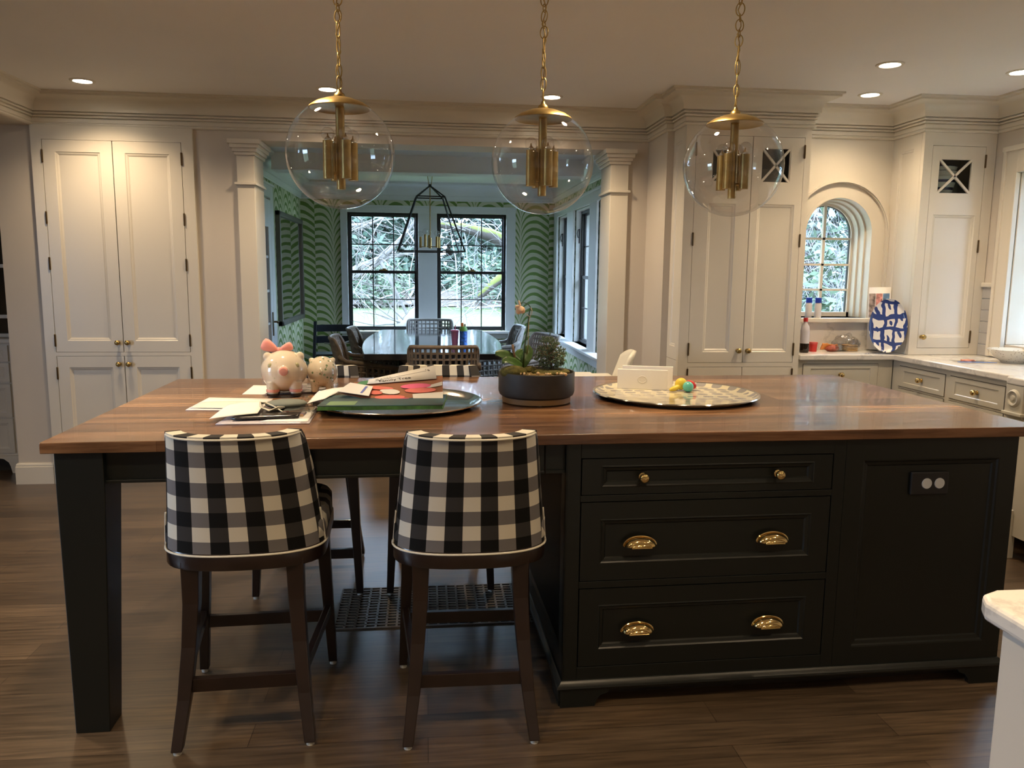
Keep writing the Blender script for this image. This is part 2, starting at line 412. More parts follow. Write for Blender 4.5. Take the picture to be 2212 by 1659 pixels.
def mk_spots(name, base, spot, scale, r):
    k = NT(name); vo = k.new('ShaderNodeTexVoronoi', feature='F1'); k.l(k.co(), vo.inputs['Vector']); vo.inputs['Scale'].default_value = scale
    k.l(k.mix(k.math('LESS_THAN', vo.outputs['Distance'], r), base, spot), k.b.inputs['Base Color']); k.b.inputs['Roughness'].default_value = .12; k.b.inputs['Coat Weight'].default_value = .6; return k.m
M['pigdots'] = mk_spots('cream_glaze_with_green_dots', (.64, .57, .46), (.17, .24, .13), 58, .27)
M['pigbig'] = mk_spots('cream_glaze_with_faint_dots', (.66, .57, .45), (.50, .47, .32), 26, .10)
def mk_stripes(name, c1, c2, per, duty, z0=0):
    k = NT(name); z = k.xyz(k.co())[2]
    f = k.math('GREATER_THAN', k.math('FRACT', k.math('DIVIDE', k.math('SUBTRACT', z, z0), per)), duty)
    k.l(k.mix(f, c1, c2), k.b.inputs['Base Color']); k.b.inputs['Roughness'].default_value = .2; return k.m
M['stripebowl'] = mk_stripes('cream_bowl_with_navy_bands', (.50, .50, .44), (.02, .02, .06), .047, .66, 1.925)
M['bookedge'] = mat('green_watercolour_cover', (.05, .15, .03), .5, noise=.6, nscale=25)
M['bookblue'] = mat('deep_blue_and_green_cover', (.01, .05, .06), .4, noise=.8, nscale=8)
M['photo'] = mat('photo_collage', (.42, .28, .25), .3, noise=.8, nscale=18)
M['kidblue'] = mat('blue_printed_bottle', (.03, .14, .55), .25, noise=.8, nscale=40)
M['hole'] = mk_spots('white_pierced_ceramic', (.68, .66, .60), (.20, .18, .15), 70, .2)
# ================================================================ shared builders
def frame_M(o, U, N):
    """local (u, n, v) -> world: u along U, second axis along -N (into the wall), v up"""
    U = Vector(U); N = Vector(N)
    return Matrix(((U.x, -N.x, 0, o[0]), (U.y, -N.y, 0, o[1]), (U.z, -N.z, 1, o[2]), (0, 0, 0, 1)))
def panel_mb(mb, Mx, u0, u1, v0, v1, t=.02, rail=.06, steps=None, stile=None):
    """slab with front at n=0 (facing N), thickness t, with moulded recess"""
    st = rail if stile is None else stile
    steps = steps or [(0, 0), (.004, -.003), (.012, -.004), (.016, -.009)]
    rings = [[(u0, 0, v0), (u1, 0, v0), (u1, 0, v1), (u0, 0, v1)]]
    for i, d in steps:
        rings.append([(u0+st+i, -d, v0+rail+i), (u1-st-i, -d, v0+rail+i), (u1-st-i, -d, v1-rail-i), (u0+st+i, -d, v1-rail-i)])
    rings.insert(0, [(u0, t, v0), (u1, t, v0), (u1, t, v1), (u0, t, v1)])
    mb.loft([[Mx @ Vector(p) for p in r] for r in rings]); return mb
def gapring(Mx, u0, u1, v0, v1, w, mt, root):
    m = MB(); n0, n1 = -.0012, .003
    m.box(u0-w, u0+w, n0, n1, v0-w, v1+w, Mx).box(u1-w, u1+w, n0, n1, v0-w, v1+w, Mx).box(u0+w, u1-w, n0, n1, v0-w, v0+w, Mx).box(u0+w, u1-w, n0, n1, v1-w, v1+w, Mx)
    return m.build('drawer_gap', mt, root, world=True)
def knob(parent, p, N, mt, r=.016, name='knob', world=True):
    T = Matrix.Translation(p) @ Vector((0, 0, 1)).rotation_difference(Vector(N)).to_matrix().to_4x4()
    return MB().lathe([(0, 0), (r*.75, 0), (r*.75, .004), (r*.4, .007), (r*.38, .014), (r*.85, .018), (r, .025), (r*.9, .032), (r*.5, .037), (0, .038)], n=20, M=T).build(name, mt, parent, smooth=50, world=world)
def hinge(parent, p, N, h=.07):
    p = Vector(p); m = MB().tube([p+Vector((0, 0, -h/2)), p+Vector((0, 0, h/2))], .0055, 8)
    m.ball(p+Vector((0, 0, h/2)), .006, 8, 6).ball(p-Vector((0, 0, h/2)), .006, 8, 6)
    return m.build('hinge', M['bronze'], parent, smooth=40, world=True)
def sweep(path, prof, mb, z0=0):
    """mitred moulding along an XY path; prof = (out, z), out is to the right-hand side of travel"""
    n = len(path); P = [Vector((x, y)) for x, y in path]; rings = []
    for i in range(n):
        def nr(a, b): d = (b-a).normalized(); return Vector((d.y, -d.x))
        if i == 0: m = nr(P[0], P[1])
        elif i == n-1: m = nr(P[-2], P[-1])
        else:
            a, b = nr(P[i-1], P[i]), nr(P[i], P[i+1]); m = (a+b)/(1+a.dot(b))
        rings.append([(P[i].x+m.x*o, P[i].y+m.y*o, z+z0) for o, z in prof])
    mb.loft(rings); return mb
def cove(o0, z0, o1, z1, n=7):
    return [(o0+(o1-o0)*(1-cos(pi/2*i/n)), z0+(z1-z0)*sin(pi/2*i/n)) for i in range(1, n+1)]
# ================================================================ SETTING: shell
CZ = 2.48; YB = 5.377; XR = 3.53
SL = -2.4325                                                   # soffit side face
struct('floor', MB().box(-4.3, 4.0, -2.6, 9.9, -.05, 0), M['floor'])
struct('ceiling', MB().box(-4.3, 4.0, -2.6, YB+.25, CZ, CZ+.08), M['ceil'])
struct('ceiling', MB().box(-1.7, 2.2, YB+.25, 9.95, 2.45, 2.56), M['dceil'])
struct('wall_soffit', MB().box(-4.2, SL, -2.6, 6.5, 2.285, CZ+.02), M['wall'])
mb = MB(); OX0, OX1, OZ = -1.10, 1.255, 2.232
mb.box(-2.66, OX0, YB, YB+.25, 0, CZ+.01); mb.box(OX1, 2.2, YB, YB+.25, 0, CZ+.01); mb.box(OX0, OX1, YB, YB+.25, OZ, CZ+.01)
struct('wall_back', mb, M['wall'])
struct('wall_alcove', MB().box(-4.2, -1.6, 6.2, 6.3, 0, 2.4).box(-2.66, -2.5, YB+.25, 6.3, 0, 2.4), M['wall'])
struct('wall_left', MB().box(-4.3, -4.2, -2.6, -1.2, 0, 2.5).box(-4.3, -4.2, 2.0, 6.3, 0, 2.5).box(-4.3, -4.2, -1.2, 2.0, 0, .7).box(-4.3, -4.2, -1.2, 2.0, 2.1, 2.5).box(-4.3, -4.2, -1.2, 1.0, .7, 2.1), M['wall'])
struct('wall_front', MB().box(-4.3, 3.7, -2.6, -2.5, 0, 2.5), M['wall'])
# pier and wall behind the tall cabinet, arched window wall
XP = 1.505; YP = 4.95; XF0, XF1, YF = 1.548, 2.329, 4.715; YA = 5.03; XT0, XT1, YT = 3.05, 3.526, 4.70
struct('wall_pier', MB().box(XP, 2.34, YP, YB+.01, 0, CZ+.01), M['wall'])
AX, AR, AZ, AB = 2.71, .20, 1.685, 1.13                        # arch centre, radius, spring z, sill z
def arch_pts(r, n=24, zb=AB): return [(AX-r, zb)]+[(AX-r*cos(pi*i/n), AZ+r*sin(pi*i/n)) for i in range(n+1)]+[(AX+r, zb)]
mb = MB()
R0 = .236
ap = arch_pts(R0)
for y0, y1 in ((YA, YA+.30),):
    mb.box(2.30, AX-R0, y0, y1, 0, CZ+.01); mb.box(AX+R0, XR+.6, y0, y1, 0, CZ+.01); mb.box(AX-R0, AX+R0, y0, y1, 0, AB)
    for a, b in zip(ap[1:-1], ap[2:-1]):
        vs = [(a[0], y0, a[1]), (b[0], y0, b[1]), (b[0], y0, CZ+.01), (a[0], y0, CZ+.01), (a[0], y1, a[1]), (b[0], y1, b[1]), (b[0], y1, CZ+.01), (a[0], y1, CZ+.01)]
        mb.add(vs, [(0,1,2,3), (7,6,5,4), (0,4,5,1)])
struct('wall_arched_window', mb, M['trim'])
# right wall with window
WY0, WY1, WZ0, WZ1 = 3.55, 4.48, 1.0, 2.03
mb = MB(); mb.box(XR, XR+.35, -2.6, WY0, 0, CZ+.01).box(XR, XR+.35, WY1, YA+.02, 0, CZ+.01).box(XR, XR+.35, WY0, WY1, 0, WZ0).box(XR, XR+.35, WY0, WY1, WZ1, CZ+.01)
struct('wall_right', mb, M['wall'])
# kitchen crown moulding
CP = [(-.02, 2.288), (.010, 2.288), (.017, 2.293), (.017, 2.299), (.007, 2.303), (.007, 2.307), (.012, 2.309), (.012, 2.331), (.006, 2.333), (.006, 2.337), (.021, 2.338), (.023, 2.343), (.021, 2.348), (.012, 2.350), (.012, 2.354), (.029, 2.355), (.031, 2.360), (.029, 2.365), (.020, 2.367), (.020, 2.371), (.036, 2.372), (.036, 2.384)] + \
     cove(.036, 2.384, .104, 2.452) + [(.116, 2.455), (.116, 2.466), (.13, 2.469), (.13, 2.485), (-.02, 2.485)]
mb = MB(); sweep([(SL, -2.5), (SL, YB), (XP, YB), (XP, YP), (XF0, YP), (XF0, YF), (XF1, YF), (XF1, YA), (XT0, YA), (XT0, YT), (XR, YT), (XR, -2.5)], CP, mb)
struct('trim_1', mb, M['trim'], smooth=30)
# baseboards
BB = [(-.005, 0), (.018, 0), (.018, .115), (.014, .118), (.014, .128), (.009, .138), (-.005, .14)]
mb = MB(); sweep([(-2.66, YB+.3), (-2.66, YB), (-2.44, YB)], BB, mb); struct('baseboard_left', mb, M['trim'])
mb = MB(); sweep([(-1.46, YB), (OX0-.11, YB)], BB, mb); struct('baseboard_back', mb, M['trim'])
mb = MB(); sweep([(OX1+.12, YB), (XP, YB), (XP, YP)], BB, mb); struct('baseboard_pier', mb, M['trim'])
# opening: pilaster casings with capitals (trim_2, trim_3), jamb lining
for nm, x0, x1, sg in (('trim_2', OX0-.098, OX0+.012, -1), ('trim_3', OX1-.012, OX1+.112, 1)):
    mb = MB(); mb.box(x0, x1, YB-.022, YB+.272, 0, 1.93)
    yb0, yb1 = YB-.022, YB+.272
    for z, d, h in ((1.93, .0, .02), (1.95, .014, .016), (1.966, 0, .17), (2.136, .012, .02), (2.156, .022, .022), (2.178, .034, .024), (2.202, .046, .03)):
        mb.box(x0-d, x1+d, yb0-d, yb1+d, z, z+h)
    struct(nm, mb, M['trim'], bevel=.003)
# dining room
DL, DR, DY = -1.46, 1.57, 9.7
struct('wall_dining_left', MB().box(DL-.1, DL, YB+.25, DY+.1, 0, 2.5), M['papers'])
BX0, BX1, BZ0, BZ1 = -1.0, 1.09, .70, 2.17                         # back casing outer
mb = MB(); mb.box(DL-.1, -.92, DY, DY+.18, 0, 2.5).box(.975, DR+.4, DY, DY+.18, 0, 2.5).box(-.92, .975, DY, DY+.18, 0, .70).box(-.92, .975, DY, DY+.18, 2.10, 2.5).box(-.085, .14, DY, DY+.18, .7, 2.1)
struct('wall_dining_back', mb, M['paperb'])
# dining right wall : three deep-set windows
RW = [(8.72, 9.39), (7.51, 8.35), (6.40, 7.20)]; RZ0, RZ1 = .68, 2.06
mb = MB(); ys = [YB+.25]+[v for a, b in RW[::-1] for v in (a, b)]+[DY+.1]
for a, b in zip(ys[0::2], ys[1::2]): mb.box(DR, DR+.30, a, b, RZ0, RZ1)
mb.box(DR, DR+.30, YB+.25, DY+.1, 0, RZ0).box(DR, DR+.30, YB+.25, DY+.1, RZ1, 2.5)
struct('wall_dining_right', mb, M['papers'])
DC = [(-.02, 2.245), (.012, 2.245), (.018, 2.255), (.012, 2.262), (.02, 2.285), (.02, 2.30), (.03, 2.305), (.03, 2.33)]+cove(.03, 2.33, .10, 2.41)+[(.115, 2.415), (.13, 2.43), (.13, 2.455), (-.02, 2.455)]
mb = MB(); sweep([(DL, YB+.25), (DL, DY), (DR, DY), (DR, YB+.25)], DC, mb); struct('trim_4', mb, M['dtrim'], smooth=30)
mb = MB(); mb.box(DL+.1, DR-.1, 7.42, 7.66, 2.31, 2.46); mb.box(DL+.1, DR-.1, 7.41, 7.67, 2.297, 2.312)
struct('trim_5', mb, M['dceil'], bevel=.002)
# back windows casing
mb = MB(); y0 = DY-.022
mb.box(BX0, -.92, y0, DY+.01, .64, 2.17).box(.975, BX1, y0, DY+.01, .64, 2.17).box(-.92, .975, y0, DY+.01, 2.10, 2.17).box(-.085, .14, y0, DY+.01, .64, 2.1)
mb.box(BX0-.012, BX1+.012, y0-.01, DY, 2.165, 2.185); mb.box(BX0-.02, BX1+.10, DY-.09, DY+.1, .665, .695); mb.box(BX0, BX1, DY-.03, DY, .60, .665)
struct('trim_6', mb, M['dtrim'], bevel=.003)
# right windows casing + long sill
mb = MB(); x1 = DR+.01; x0 = DR-.022
for a, b in zip(ys[0::2], ys[1::2]): mb.box(x0, x1, max(a, 5.7), min(b, 9.62), RZ0-.01, RZ1)
mb.box(x0, x1, 5.7, 9.62, RZ1, 2.16); mb.box(x0-.012, x1, 5.7, 9.63, 2.155, 2.18)
for a, b in RW:
    mb.box(DR+.01, DR+.29, a-.002, a+.012, RZ0, RZ1).box(DR+.01, DR+.29, b-.012, b+.002, RZ0, RZ1).box(DR+.01, DR+.29, a+.012, b-.012, RZ1-.012, RZ1+.002)
struct('trim_7', mb, M['dtrim'], bevel=.003)
struct('trim_8', MB().box(DR-.11, DR+.28, 5.7, 9.66, RZ0-.03, RZ0), M['dtrim'], bevel=.006)
struct('trim_9', MB().box(DR-.03, DR, 5.7, 9.66, RZ0-.13, RZ0-.03), M['dtrim'], bevel=.003)
mb = MB(); sweep([(DL, 8.05), (DL, DY), (DR, DY), (DR, YB+.25)], BB, mb); struct('baseboard_dining', mb, M['dtrim'])
# ---- windows
def window(name, o, U, N, w, h, cols, rows, fr=.03, mt=None, mun=.012, meet=.035, deep=.05, latch=True):
    """double-hung steel window; o = lower left outer corner seen from inside"""
    Mx = frame_M(o, U, N); root = thing(name, loc=o, kind='structure'); mt = mt or M['steel']
    def bx(mb, u0, u1, n0, n1, v0, v1): return mb.box(u0, u1, n0, n1, v0, v1, Mx)
    f = MB(); bx(f, 0, fr, 0, deep, 0, h); bx(f, w-fr, w, 0, deep, 0, h); bx(f, fr, w-fr, 0, deep, h-fr, h); bx(f, fr, w-fr, 0, deep, 0, fr)
    f.build('window_frame', mt, root, world=True, bevel=.002)
    hh = h/2
    for k, (v0, v1, n) in enumerate(((hh-meet/2, h-fr, .028), (fr, hh+meet/2, .008))):
        s = MB(); a = .016
        bx(s, fr, fr+a, n, n+.018, v0, v1); bx(s, w-fr-a, w-fr, n, n+.018, v0, v1)
        bx(s, fr+a, w-fr-a, n, n+.018, v1-(a if k == 0 else meet), v1); bx(s, fr+a, w-fr-a, n, n+.018, v0, v0+(meet if k == 0 else a))
        for i in range(1, cols):
            u = fr+a+(w-2*fr-2*a)*i/cols; bx(s, u-mun/2, u+mun/2, n+.002, n+.016, v0, v1)
        for j in range(1, rows):
            v = v0+(v1-v0)*j/rows; bx(s, fr, w-fr, n+.002, n+.016, v-mun/2, v+mun/2)
        sa = s.build('window_sash', mt, root, world=True)
        g = MB(); bx(g, fr, w-fr, n+.008, n+.011, v0, v1); g.build('glass_pane', M['glass'], sa, world=True)
    if latch:
        l = MB(); bx(l, w/2-.05, w/2+.05, -.012, .01, hh+.016, hh+.03); bx(l, w/2-.01, w/2+.03, -.02, .0, hh+.028, hh+.042)
        l.build('sash_lock', M['brass'], root, world=True)
    return root
window('window_1', (-.92, DY+.02, .70), (1, 0, 0), (0, -1, 0), .835, 1.40, 3, 2)
window('window_2', (.14, DY+.02, .70), (1, 0, 0), (0, -1, 0), .835, 1.40, 3, 2)
for i, (a, b) in enumerate(RW):
    window('window_%d' % (i+3), (DR+.065, b-.012, RZ0), (0, -1, 0), (-1, 0, 0), b-a-.024, RZ1-RZ0-.012, 2, 2, latch=False)
    hk = MB().tube([(DR+.045, b-.013, 1.78), (DR+.03, b-.02, 1.78), (DR+.02, b-.025, 1.82), (DR+.03, b-.02, 1.86), (DR+.045, b-.014, 1.865)], .004, 6).tube([(DR+.045, b-.014, 1.72), (DR+.045, b-.02, 1.87)], .005, 6)
    tag(hk.build('wall_hook', M['blackm'], smooth=True), 'small black metal hook in the reveal of the %s side window of the dining room' % ('farthest', 'middle', 'nearest')[i], 'hook', 'hooks in the dining room window reveals')
# arched window
root = thing('window_6', loc=(AX, YA+.2, AB), kind='structure')
def arch_ring(r0, r1, y0, y1, zb=AB, n=28):
    m = MB(); a, b = arch_pts(r0, n, zb), arch_pts(r1, n, zb)
    for (p, q), (r, s) in zip(zip(a, a[1:]), zip(b, b[1:])):
        m.add([(p[0], y0, p[1]), (q[0], y0, q[1]), (s[0], y0, s[1]), (r[0], y0, r[1]), (p[0], y1, p[1]), (q[0], y1, q[1]), (s[0], y1, s[1]), (r[0], y1, r[1])],
              [(0,1,2,3), (7,6,5,4), (0,4,5,1), (3,2,6,7)])
    return m
arch_ring(.192, .225, YA+.185, YA+.225).box(AX-.225, AX+.225, YA+.185, YA+.225, AB, AB+.03).build('window_frame', M['trim'], root, world=True, smooth=30)
arch_ring(.188, .1925, YA+.20, YA+.22).build('window_gasket', M['steel'], root, world=True, smooth=30)
m = MB(); m.box(AX-.009, AX+.009, YA+.19, YA+.215, AB, AZ+.193)
for z in (at(1800, 626, 'Y', 5.22).z, at(1800, 572, 'Y', 5.22).z, at(1800, 516, 'Y', 5.22).z):
    m.box(AX-.197, AX+.197, YA+.19, YA+.215, z-.007, z+.007)
m.build('window_muntin', M['trim'], root, world=True)
g = MB(); pts = arch_pts(.20, 24); g.add([(x, YA+.205, z) for x, z in pts], [tuple(range(len(pts)))]); g.build('glass_pane', M['glass'], root, world=True)
for k, (r0, r1, y0, y1) in enumerate(((.208, .25, YA+.13, YA+.186), (.219, .25, YA+.07, YA+.131), (.229, .25, YA-.004, YA+.071), (.322, .345, YA-.018, YA+.005), (.328, .339, YA-.026, YA))):
    struct('trim_%d' % (10+k), arch_ring(r0, r1, y0, y1), M['trim'], smooth=30)
struct('trim_15', MB().box(2.34, XT0-.005, YA-.05, YA+.20, AB-.03, AB), M['trim'], bevel=.006, seg=3)
struct('trim_16', MB().box(2.34, XT0-.005, YA-.008, YA+.01, .915, AB-.03), M['marble'])
# right wall window: frame, casing
window('window_7', (XR+.18, WY1, WZ0), (0, -1, 0), (-1, 0, 0), WY1-WY0, WZ1-WZ0, 3, 2, mt=M['trim'], latch=False)
mb = MB(); mb.box(XR-.025, XR+.01, WY1, WY1+.11, .92, WZ1+.14).box(XR-.025, XR+.01, WY0-.11, WY0, .92, WZ1+.14).box(XR-.025, XR+.01, WY0, WY1, WZ1, WZ1+.14)
mb.box(XR-.04, XR, WY0-.12, WY1+.12, WZ1+.13, WZ1+.16); mb.box(XR-.035, XR, WY1+.09, WY1+.115, .92, WZ1+.14); mb.box(XR-.032, XR-.002, WY1-.006, WY1+.014, .925, WZ1-.002)
mb.box(XR+.002, XR+.179, WY1-.012, WY1-.001, WZ0+.001, WZ1-.001).box(XR, XR+.18, WY0, WY0+.01, WZ0, WZ1)
struct('trim_17', mb, M['trim'], bevel=.003)
# tile splash beside it
root = thing('trim_18', loc=(XR, 4.6, .914), kind='structure')
MB().box(XR-.006, XR, WY1+.11, YT, .914, 1.36).build('grout', M['grout'], root, world=True)
m = MB(); z = .917
for k in range(6):
    m.box(XR-.012, XR-.002, WY1+.113, YT-.002, z, z+.068); z += .072
m.build('tile_field', M['tilem'], root, world=True, bevel=.002)
MB().box(XR-.028, XR, WY1+.11, YT, 1.345, 1.375).build('tile_cap', M['trim'], root, world=True, bevel=.008, seg=3)
# French door in the dining left wall
root = thing('door_1', loc=(DL, 7.2, 0), kind='structure')
Mx = frame_M((DL+.035, 6.62, 0), (0, 1, 0), (1, 0, 0))
m = MB()
for a in ((.13, .23, 0, .04, .05, 2.05), (.93, 1.05, 0, .04, .05, 2.05), (.23, .93, 0, .04, 1.80, 2.05), (.23, .93, 0, .04, .05, .30)): m.box(*a, Mx)
for z in (.61, .92, 1.22, 1.53): m.box(.23, .93, .008, .03, z-.012, z+.012, Mx)
for u in (.463, .697): m.box(u-.011, u+.011, .008, .03, .3, 1.8, Mx)
m.build('door_leaf', M['dtrim'], root, world=True, bevel=.003)
MB().box(.22, .94, .016, .022, .29, 1.82, Mx).build('glass_pane', M['glass'], root, world=True)
m = MB()
for i in range(22): m.tube([Mx @ Vector((.235+i*.032, .032, .3)), Mx @ Vector((.235+i*.032, .032, 1.8))], .015, 8)
m.build('sheer_curtain', mat('grey_beige_sheer', (.33, .29, .27), .9), root, world=True, smooth=40)
p = Mx @ Vector((.99, -.012, .93)); m = MB().box(.972, 1.008, -.008, 0, .80, 1.02, Mx).tube([p, p+Vector((.04, 0, 0)), p+Vector((.05, -.10, 0))], .009, 8)
m.build('door_handle', M['bronze'], root, world=True, smooth=40)
struct('trim_19', MB().box(.0, .125, 0, .035, 0, 2.19, Mx).box(1.055, 1.20, 0, .035, 0, 2.19, Mx).box(.125, 1.055, 0, .035, 2.07, 2.19, Mx).box(-.01, 1.21, -.012, .03, 2.18, 2.20, Mx), M['dtrim'], bevel=.003)
# ================================================================ recessed ceiling lights
def can(x, y, label, group='recessed ceiling lights', lamp=True, e=1.0):
    t = thing('recessed_light', label, 'ceiling light', (x, y, CZ), group=group)
    MB().lathe([(.049, -.001), (.052, -.006), (.066, -.006), (.070, 0), (.049, .002)], n=32).build('trim_ring', M['canwhite'], t, smooth=40)
    MB().lathe([(0, -.001), (.049, -.001), (.049, .004), (0, .004)], n=32).build('lamp_lens', M['lamp'], t)
    if lamp:
        l = bpy.data.lights.new('can_spot', 'SPOT'); l.energy = CAN_E*e*4; l.color = CAN_COL; l.spot_size = radians(135); l.spot_blend = .9; l.shadow_soft_size = .05
        o = link(bpy.data.objects.new('can_spot', l)); o.parent = t; o.location = (0, 0, -.015)
    return t
for x, y, lab, e in ((-1.958, 4.987, 'lit recessed ceiling light above the left pantry cabinet', .54), (-.572, 4.985, 'lit recessed ceiling light beside the chain of the left glass globe', .85),
                  (.777, 4.991, 'lit recessed ceiling light beside the chain of the middle glass globe', .85), (2.364, 3.987, 'lit recessed ceiling light, the nearer of the two above the arched window', .5),
                  (2.64, 4.64, 'small lit recessed ceiling light closest to the arched window', .32), (3.117, 4.026, 'lit recessed ceiling light cut by the right edge of the photo', .24)):
    can(x, y, lab, e=e)
for x, y, e in ((-1.95, 3.0, .8), (-.62, 3.0, .9), (.80, 3.0, .9), (2.35, 2.4, .3), (-1.95, 1.0, 1), (-.6, 1.0, .8), (.8, 1.0, .8), (2.3, .7, .55), (-2.0, -1, 1), (0.2, -1.2, 1), (2.2, -1, 1), (-3.3, 1.5, .01)):  # out-of-view cans; those over the island are added to brighten it
    if e > .05: can(x, y, 'unseen lit recessed ceiling light, of the set with some added to brighten the island', 'recessed ceiling lights behind the photographer', e=e)
# ================================================================ pantry cabinet (left)
root = thing('pantry_cabinet', 'tall cream double-door pantry cabinet built into the left wall', 'cabinet', (-1.95, YB, 0))
Mx = frame_M((0, YB-.024, 0), (1, 0, 0), (0, -1, 0))
m = MB(); x0, x1, p0, p1 = SL, -1.462, -2.367, -1.5345; pm = (p0+p1)/2
for a in ((x0, p0-.002, 0, .03, 0, 2.29), (p1+.002, x1, 0, .03, 0, 2.29), (p0-.002, p1+.002, 0, .03, 2.203, 2.29), (p0-.002, p1+.002, 0, .03, .848, .872), (p0-.002, p1+.002, 0, .03, 0, .10)): m.box(*a, Mx)
m.build('face_frame', M['cab'], root, world=True)
MB().box(p0, p1, .021, .03, .1, 2.203, Mx).build('cabinet_back', M['gap'], root, world=True)
for (u0, u1, v0, v1, kz, s) in ((p0, pm-.001, .874, 2.201, .935, 1), (pm+.001, p1, .874, 2.201, .935, -1), (p0, pm-.001, .102, .846, .795, 1), (pm+.001, p1, .102, .846, .795, -1)):
    d = panel_mb(MB(), Mx, u0+.0015, u1-.0015, v0, v1, rail=.072, stile=.072, steps=[(0, 0), (.004, -.004), (.012, -.006), (.02, -.011)]).build('door', M['cab'], root, world=True)
    kx = u1-.03 if s > 0 else u0+.03
    knob(d, Mx @ Vector((kx, 0, kz)), (0, -1, 0), M['brass'], .0165)
    hx = u0-.001 if s > 0 else u1+.001
    for hz in ((v0+.075, (v0+v1)/2-.1, v0+.85, v1-.10) if v1 > 1 else (v1-.11, v0+.1)): hinge(d, Mx @ Vector((hx, -.004, hz)), (0, -1, 0))
# ================================================================ left hutch in alcove
root = thing('hutch', 'cream hutch with dark glass doors and drawers at the left edge, in the alcove', 'cabinet', (-3.2, 5.7, 0))
Mx = frame_M((0, 5.70, 0), (1, 0, 0), (0, -1, 0)); hx0, hx1 = -4.1, -2.80
m = MB(); m.box(hx0, hx1, 0, .48, .12, .90, Mx); m.box(hx0, hx1, .20, .48, .93, 2.05, Mx).box(hx1-.03, hx1, .05, .2, .93, 2.05, Mx)
m.build('carcass', M['cab'], root, world=True)
MB().box(hx0, hx1+.015, -.02, .48, .90, .93, Mx).build('worktop', M['cab'], root, world=True, bevel=.004)
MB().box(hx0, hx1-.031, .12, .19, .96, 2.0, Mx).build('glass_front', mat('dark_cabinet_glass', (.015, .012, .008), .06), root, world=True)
m = MB()
for z in (.945, 1.075, 1.42, 1.72, 2.0): m.box(hx0, hx1-.03, .10, .125, z-.012, z+.012, Mx)
m.box(hx1-.06, hx1-.03, .09, .2, .94, 2.05, Mx); m.build('glazing_bars', M['cab'], root, world=True)
for z0, z1 in ((.775, .885), (.63, .765), (.39, .62), (.14, .38)):
    panel_mb(MB(), frame_M((0, 5.686, 0), (1, 0, 0), (0, -1, 0)), -3.45, hx1-.03, z0, z1, t=.013, rail=.03).build('drawer', M['cab'], root, world=True)
m = MB(); m.prism([(hx1, .12), (hx1-.16, .12), (hx1-.13, .105), (hx1-.10, .10), (hx1-.07, .075), (hx1-.06, .05), (hx1-.05, 0), (hx1, 0)], -5.70, -5.67, Matrix(((1, 0, 0, 0), (0, 0, -1, 0), (0, 1, 0, 0), (0, 0, 0, 1))))
m.build('foot', M['cab'], root, world=True)
MB().box(hx0, hx1-.02, .06, .08, 0, .12, Mx).build('toe_board', M['gap'], root, world=True)
# ================================================================ tall cabinet right of the opening
root = thing('tall_cabinet', 'tall cream cabinet with X-muntin glass doors behind the right glass globe', 'cabinet', (1.94, YF, 0))
Mx = frame_M((0, YF, 0), (1, 0, 0), (0, -1, 0)); c0, c1 = 1.612, 2.288; cm = 1.963
m = MB()
for a in ((XF0, c0-.002, 0, .03, 0, 2.29), (c1+.002, XF1, 0, .03, 0, 2.29), (c0-.002, c1+.002, 0, .03, 2.233, 2.29), (c0-.002, c1+.002, 0, .03, .84, .866), (c0-.002, c1+.002, 0, .03, 0, .1)): m.box(*a, Mx)
m.build('face_frame', M['cab'], root, world=True)
m = MB(); m.box(XF0+.02, XF1, .03, .045, 0, 1.94, Mx).box(XF0+.02, XF1, .22, .235, 1.94, 2.29, Mx).box(XF0+.02, XF1, .03, .23, 1.925, 1.94, Mx).box(XF1-.021, XF1-.0005, .031, .31, 0, 2.29, Mx).box(XF0+.02, XF0+.03, .03, .23, 1.9, 2.29, Mx)
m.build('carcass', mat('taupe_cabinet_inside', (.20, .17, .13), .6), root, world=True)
Ms = frame_M((XF0, YP, 0), (0, -1, 0), (-1, 0, 0))
panel_mb(MB(), Ms, .0, YP-YF-.031, .88, 2.29, t=.02, rail=.08, stile=.045).build('side_panel', M['cab'], root, world=True)
panel_mb(MB(), Ms, .0, YP-YF-.031, .0, .878, t=.02, rail=.08, stile=.045).build('side_panel', M['cab'], root, world=True)
def xdoor(u0, u1, v0, v1, w0, w1, z0, z1, Mx, root, kx, kz, hx, hzs, y0=0):
    """door with a recessed lower panel and an X-muntin light (w0..w1, z0..z1)"""
    m = MB(); t = .02; zz = z0-.062
    for a in ((u0, w0, 0, t, zz, v1), (w1, u1, 0, t, zz, v1), (w0, w1, 0, t, z1, v1), (w0, w1, 0, t, zz, z0)): m.box(*a, Mx)
    ring = [(0, 0), (.004, -.004), (.012, -.006), (.02, -.011)]
    panel_mb(m, Mx, u0, u1, v0, zz, t=t, rail=.065, stile=w0-u0-.01, steps=ring)
    d = m.build('door', M['cab'], root, world=True)
    b = MB()
    for (a0, b0), (a1, b1) in (((w0, z0), (w1, z1)), ((w0, z1), (w1, z0))):
        b.bar(Mx @ Vector((a0, .006, b0)), Mx @ Vector((a1, .006, b1)), .013, .012, up=(0, 1, 0))
    for a in ((w0, w0+.006, .002, .014, z0, z1), (w1-.006, w1, .002, .014, z0, z1), (w0, w1, .002, .014, z0, z0+.006), (w0, w1, .002, .014, z1-.006, z1)): b.box(*a, Mx)
    b.build('x_muntin', M['cab'], d, world=True)
    MB().box(w0, w1, .014, .017, z0, z1, Mx).build('glass_pane', M['glass'], d, world=True)
    knob(d, Mx @ Vector((kx, 0, kz)), (0, -1, 0), M['brass'], .0165)
    for hz in hzs: hinge(d, Mx @ Vector((hx, -.004, hz)), (0, -1, 0))
    return d
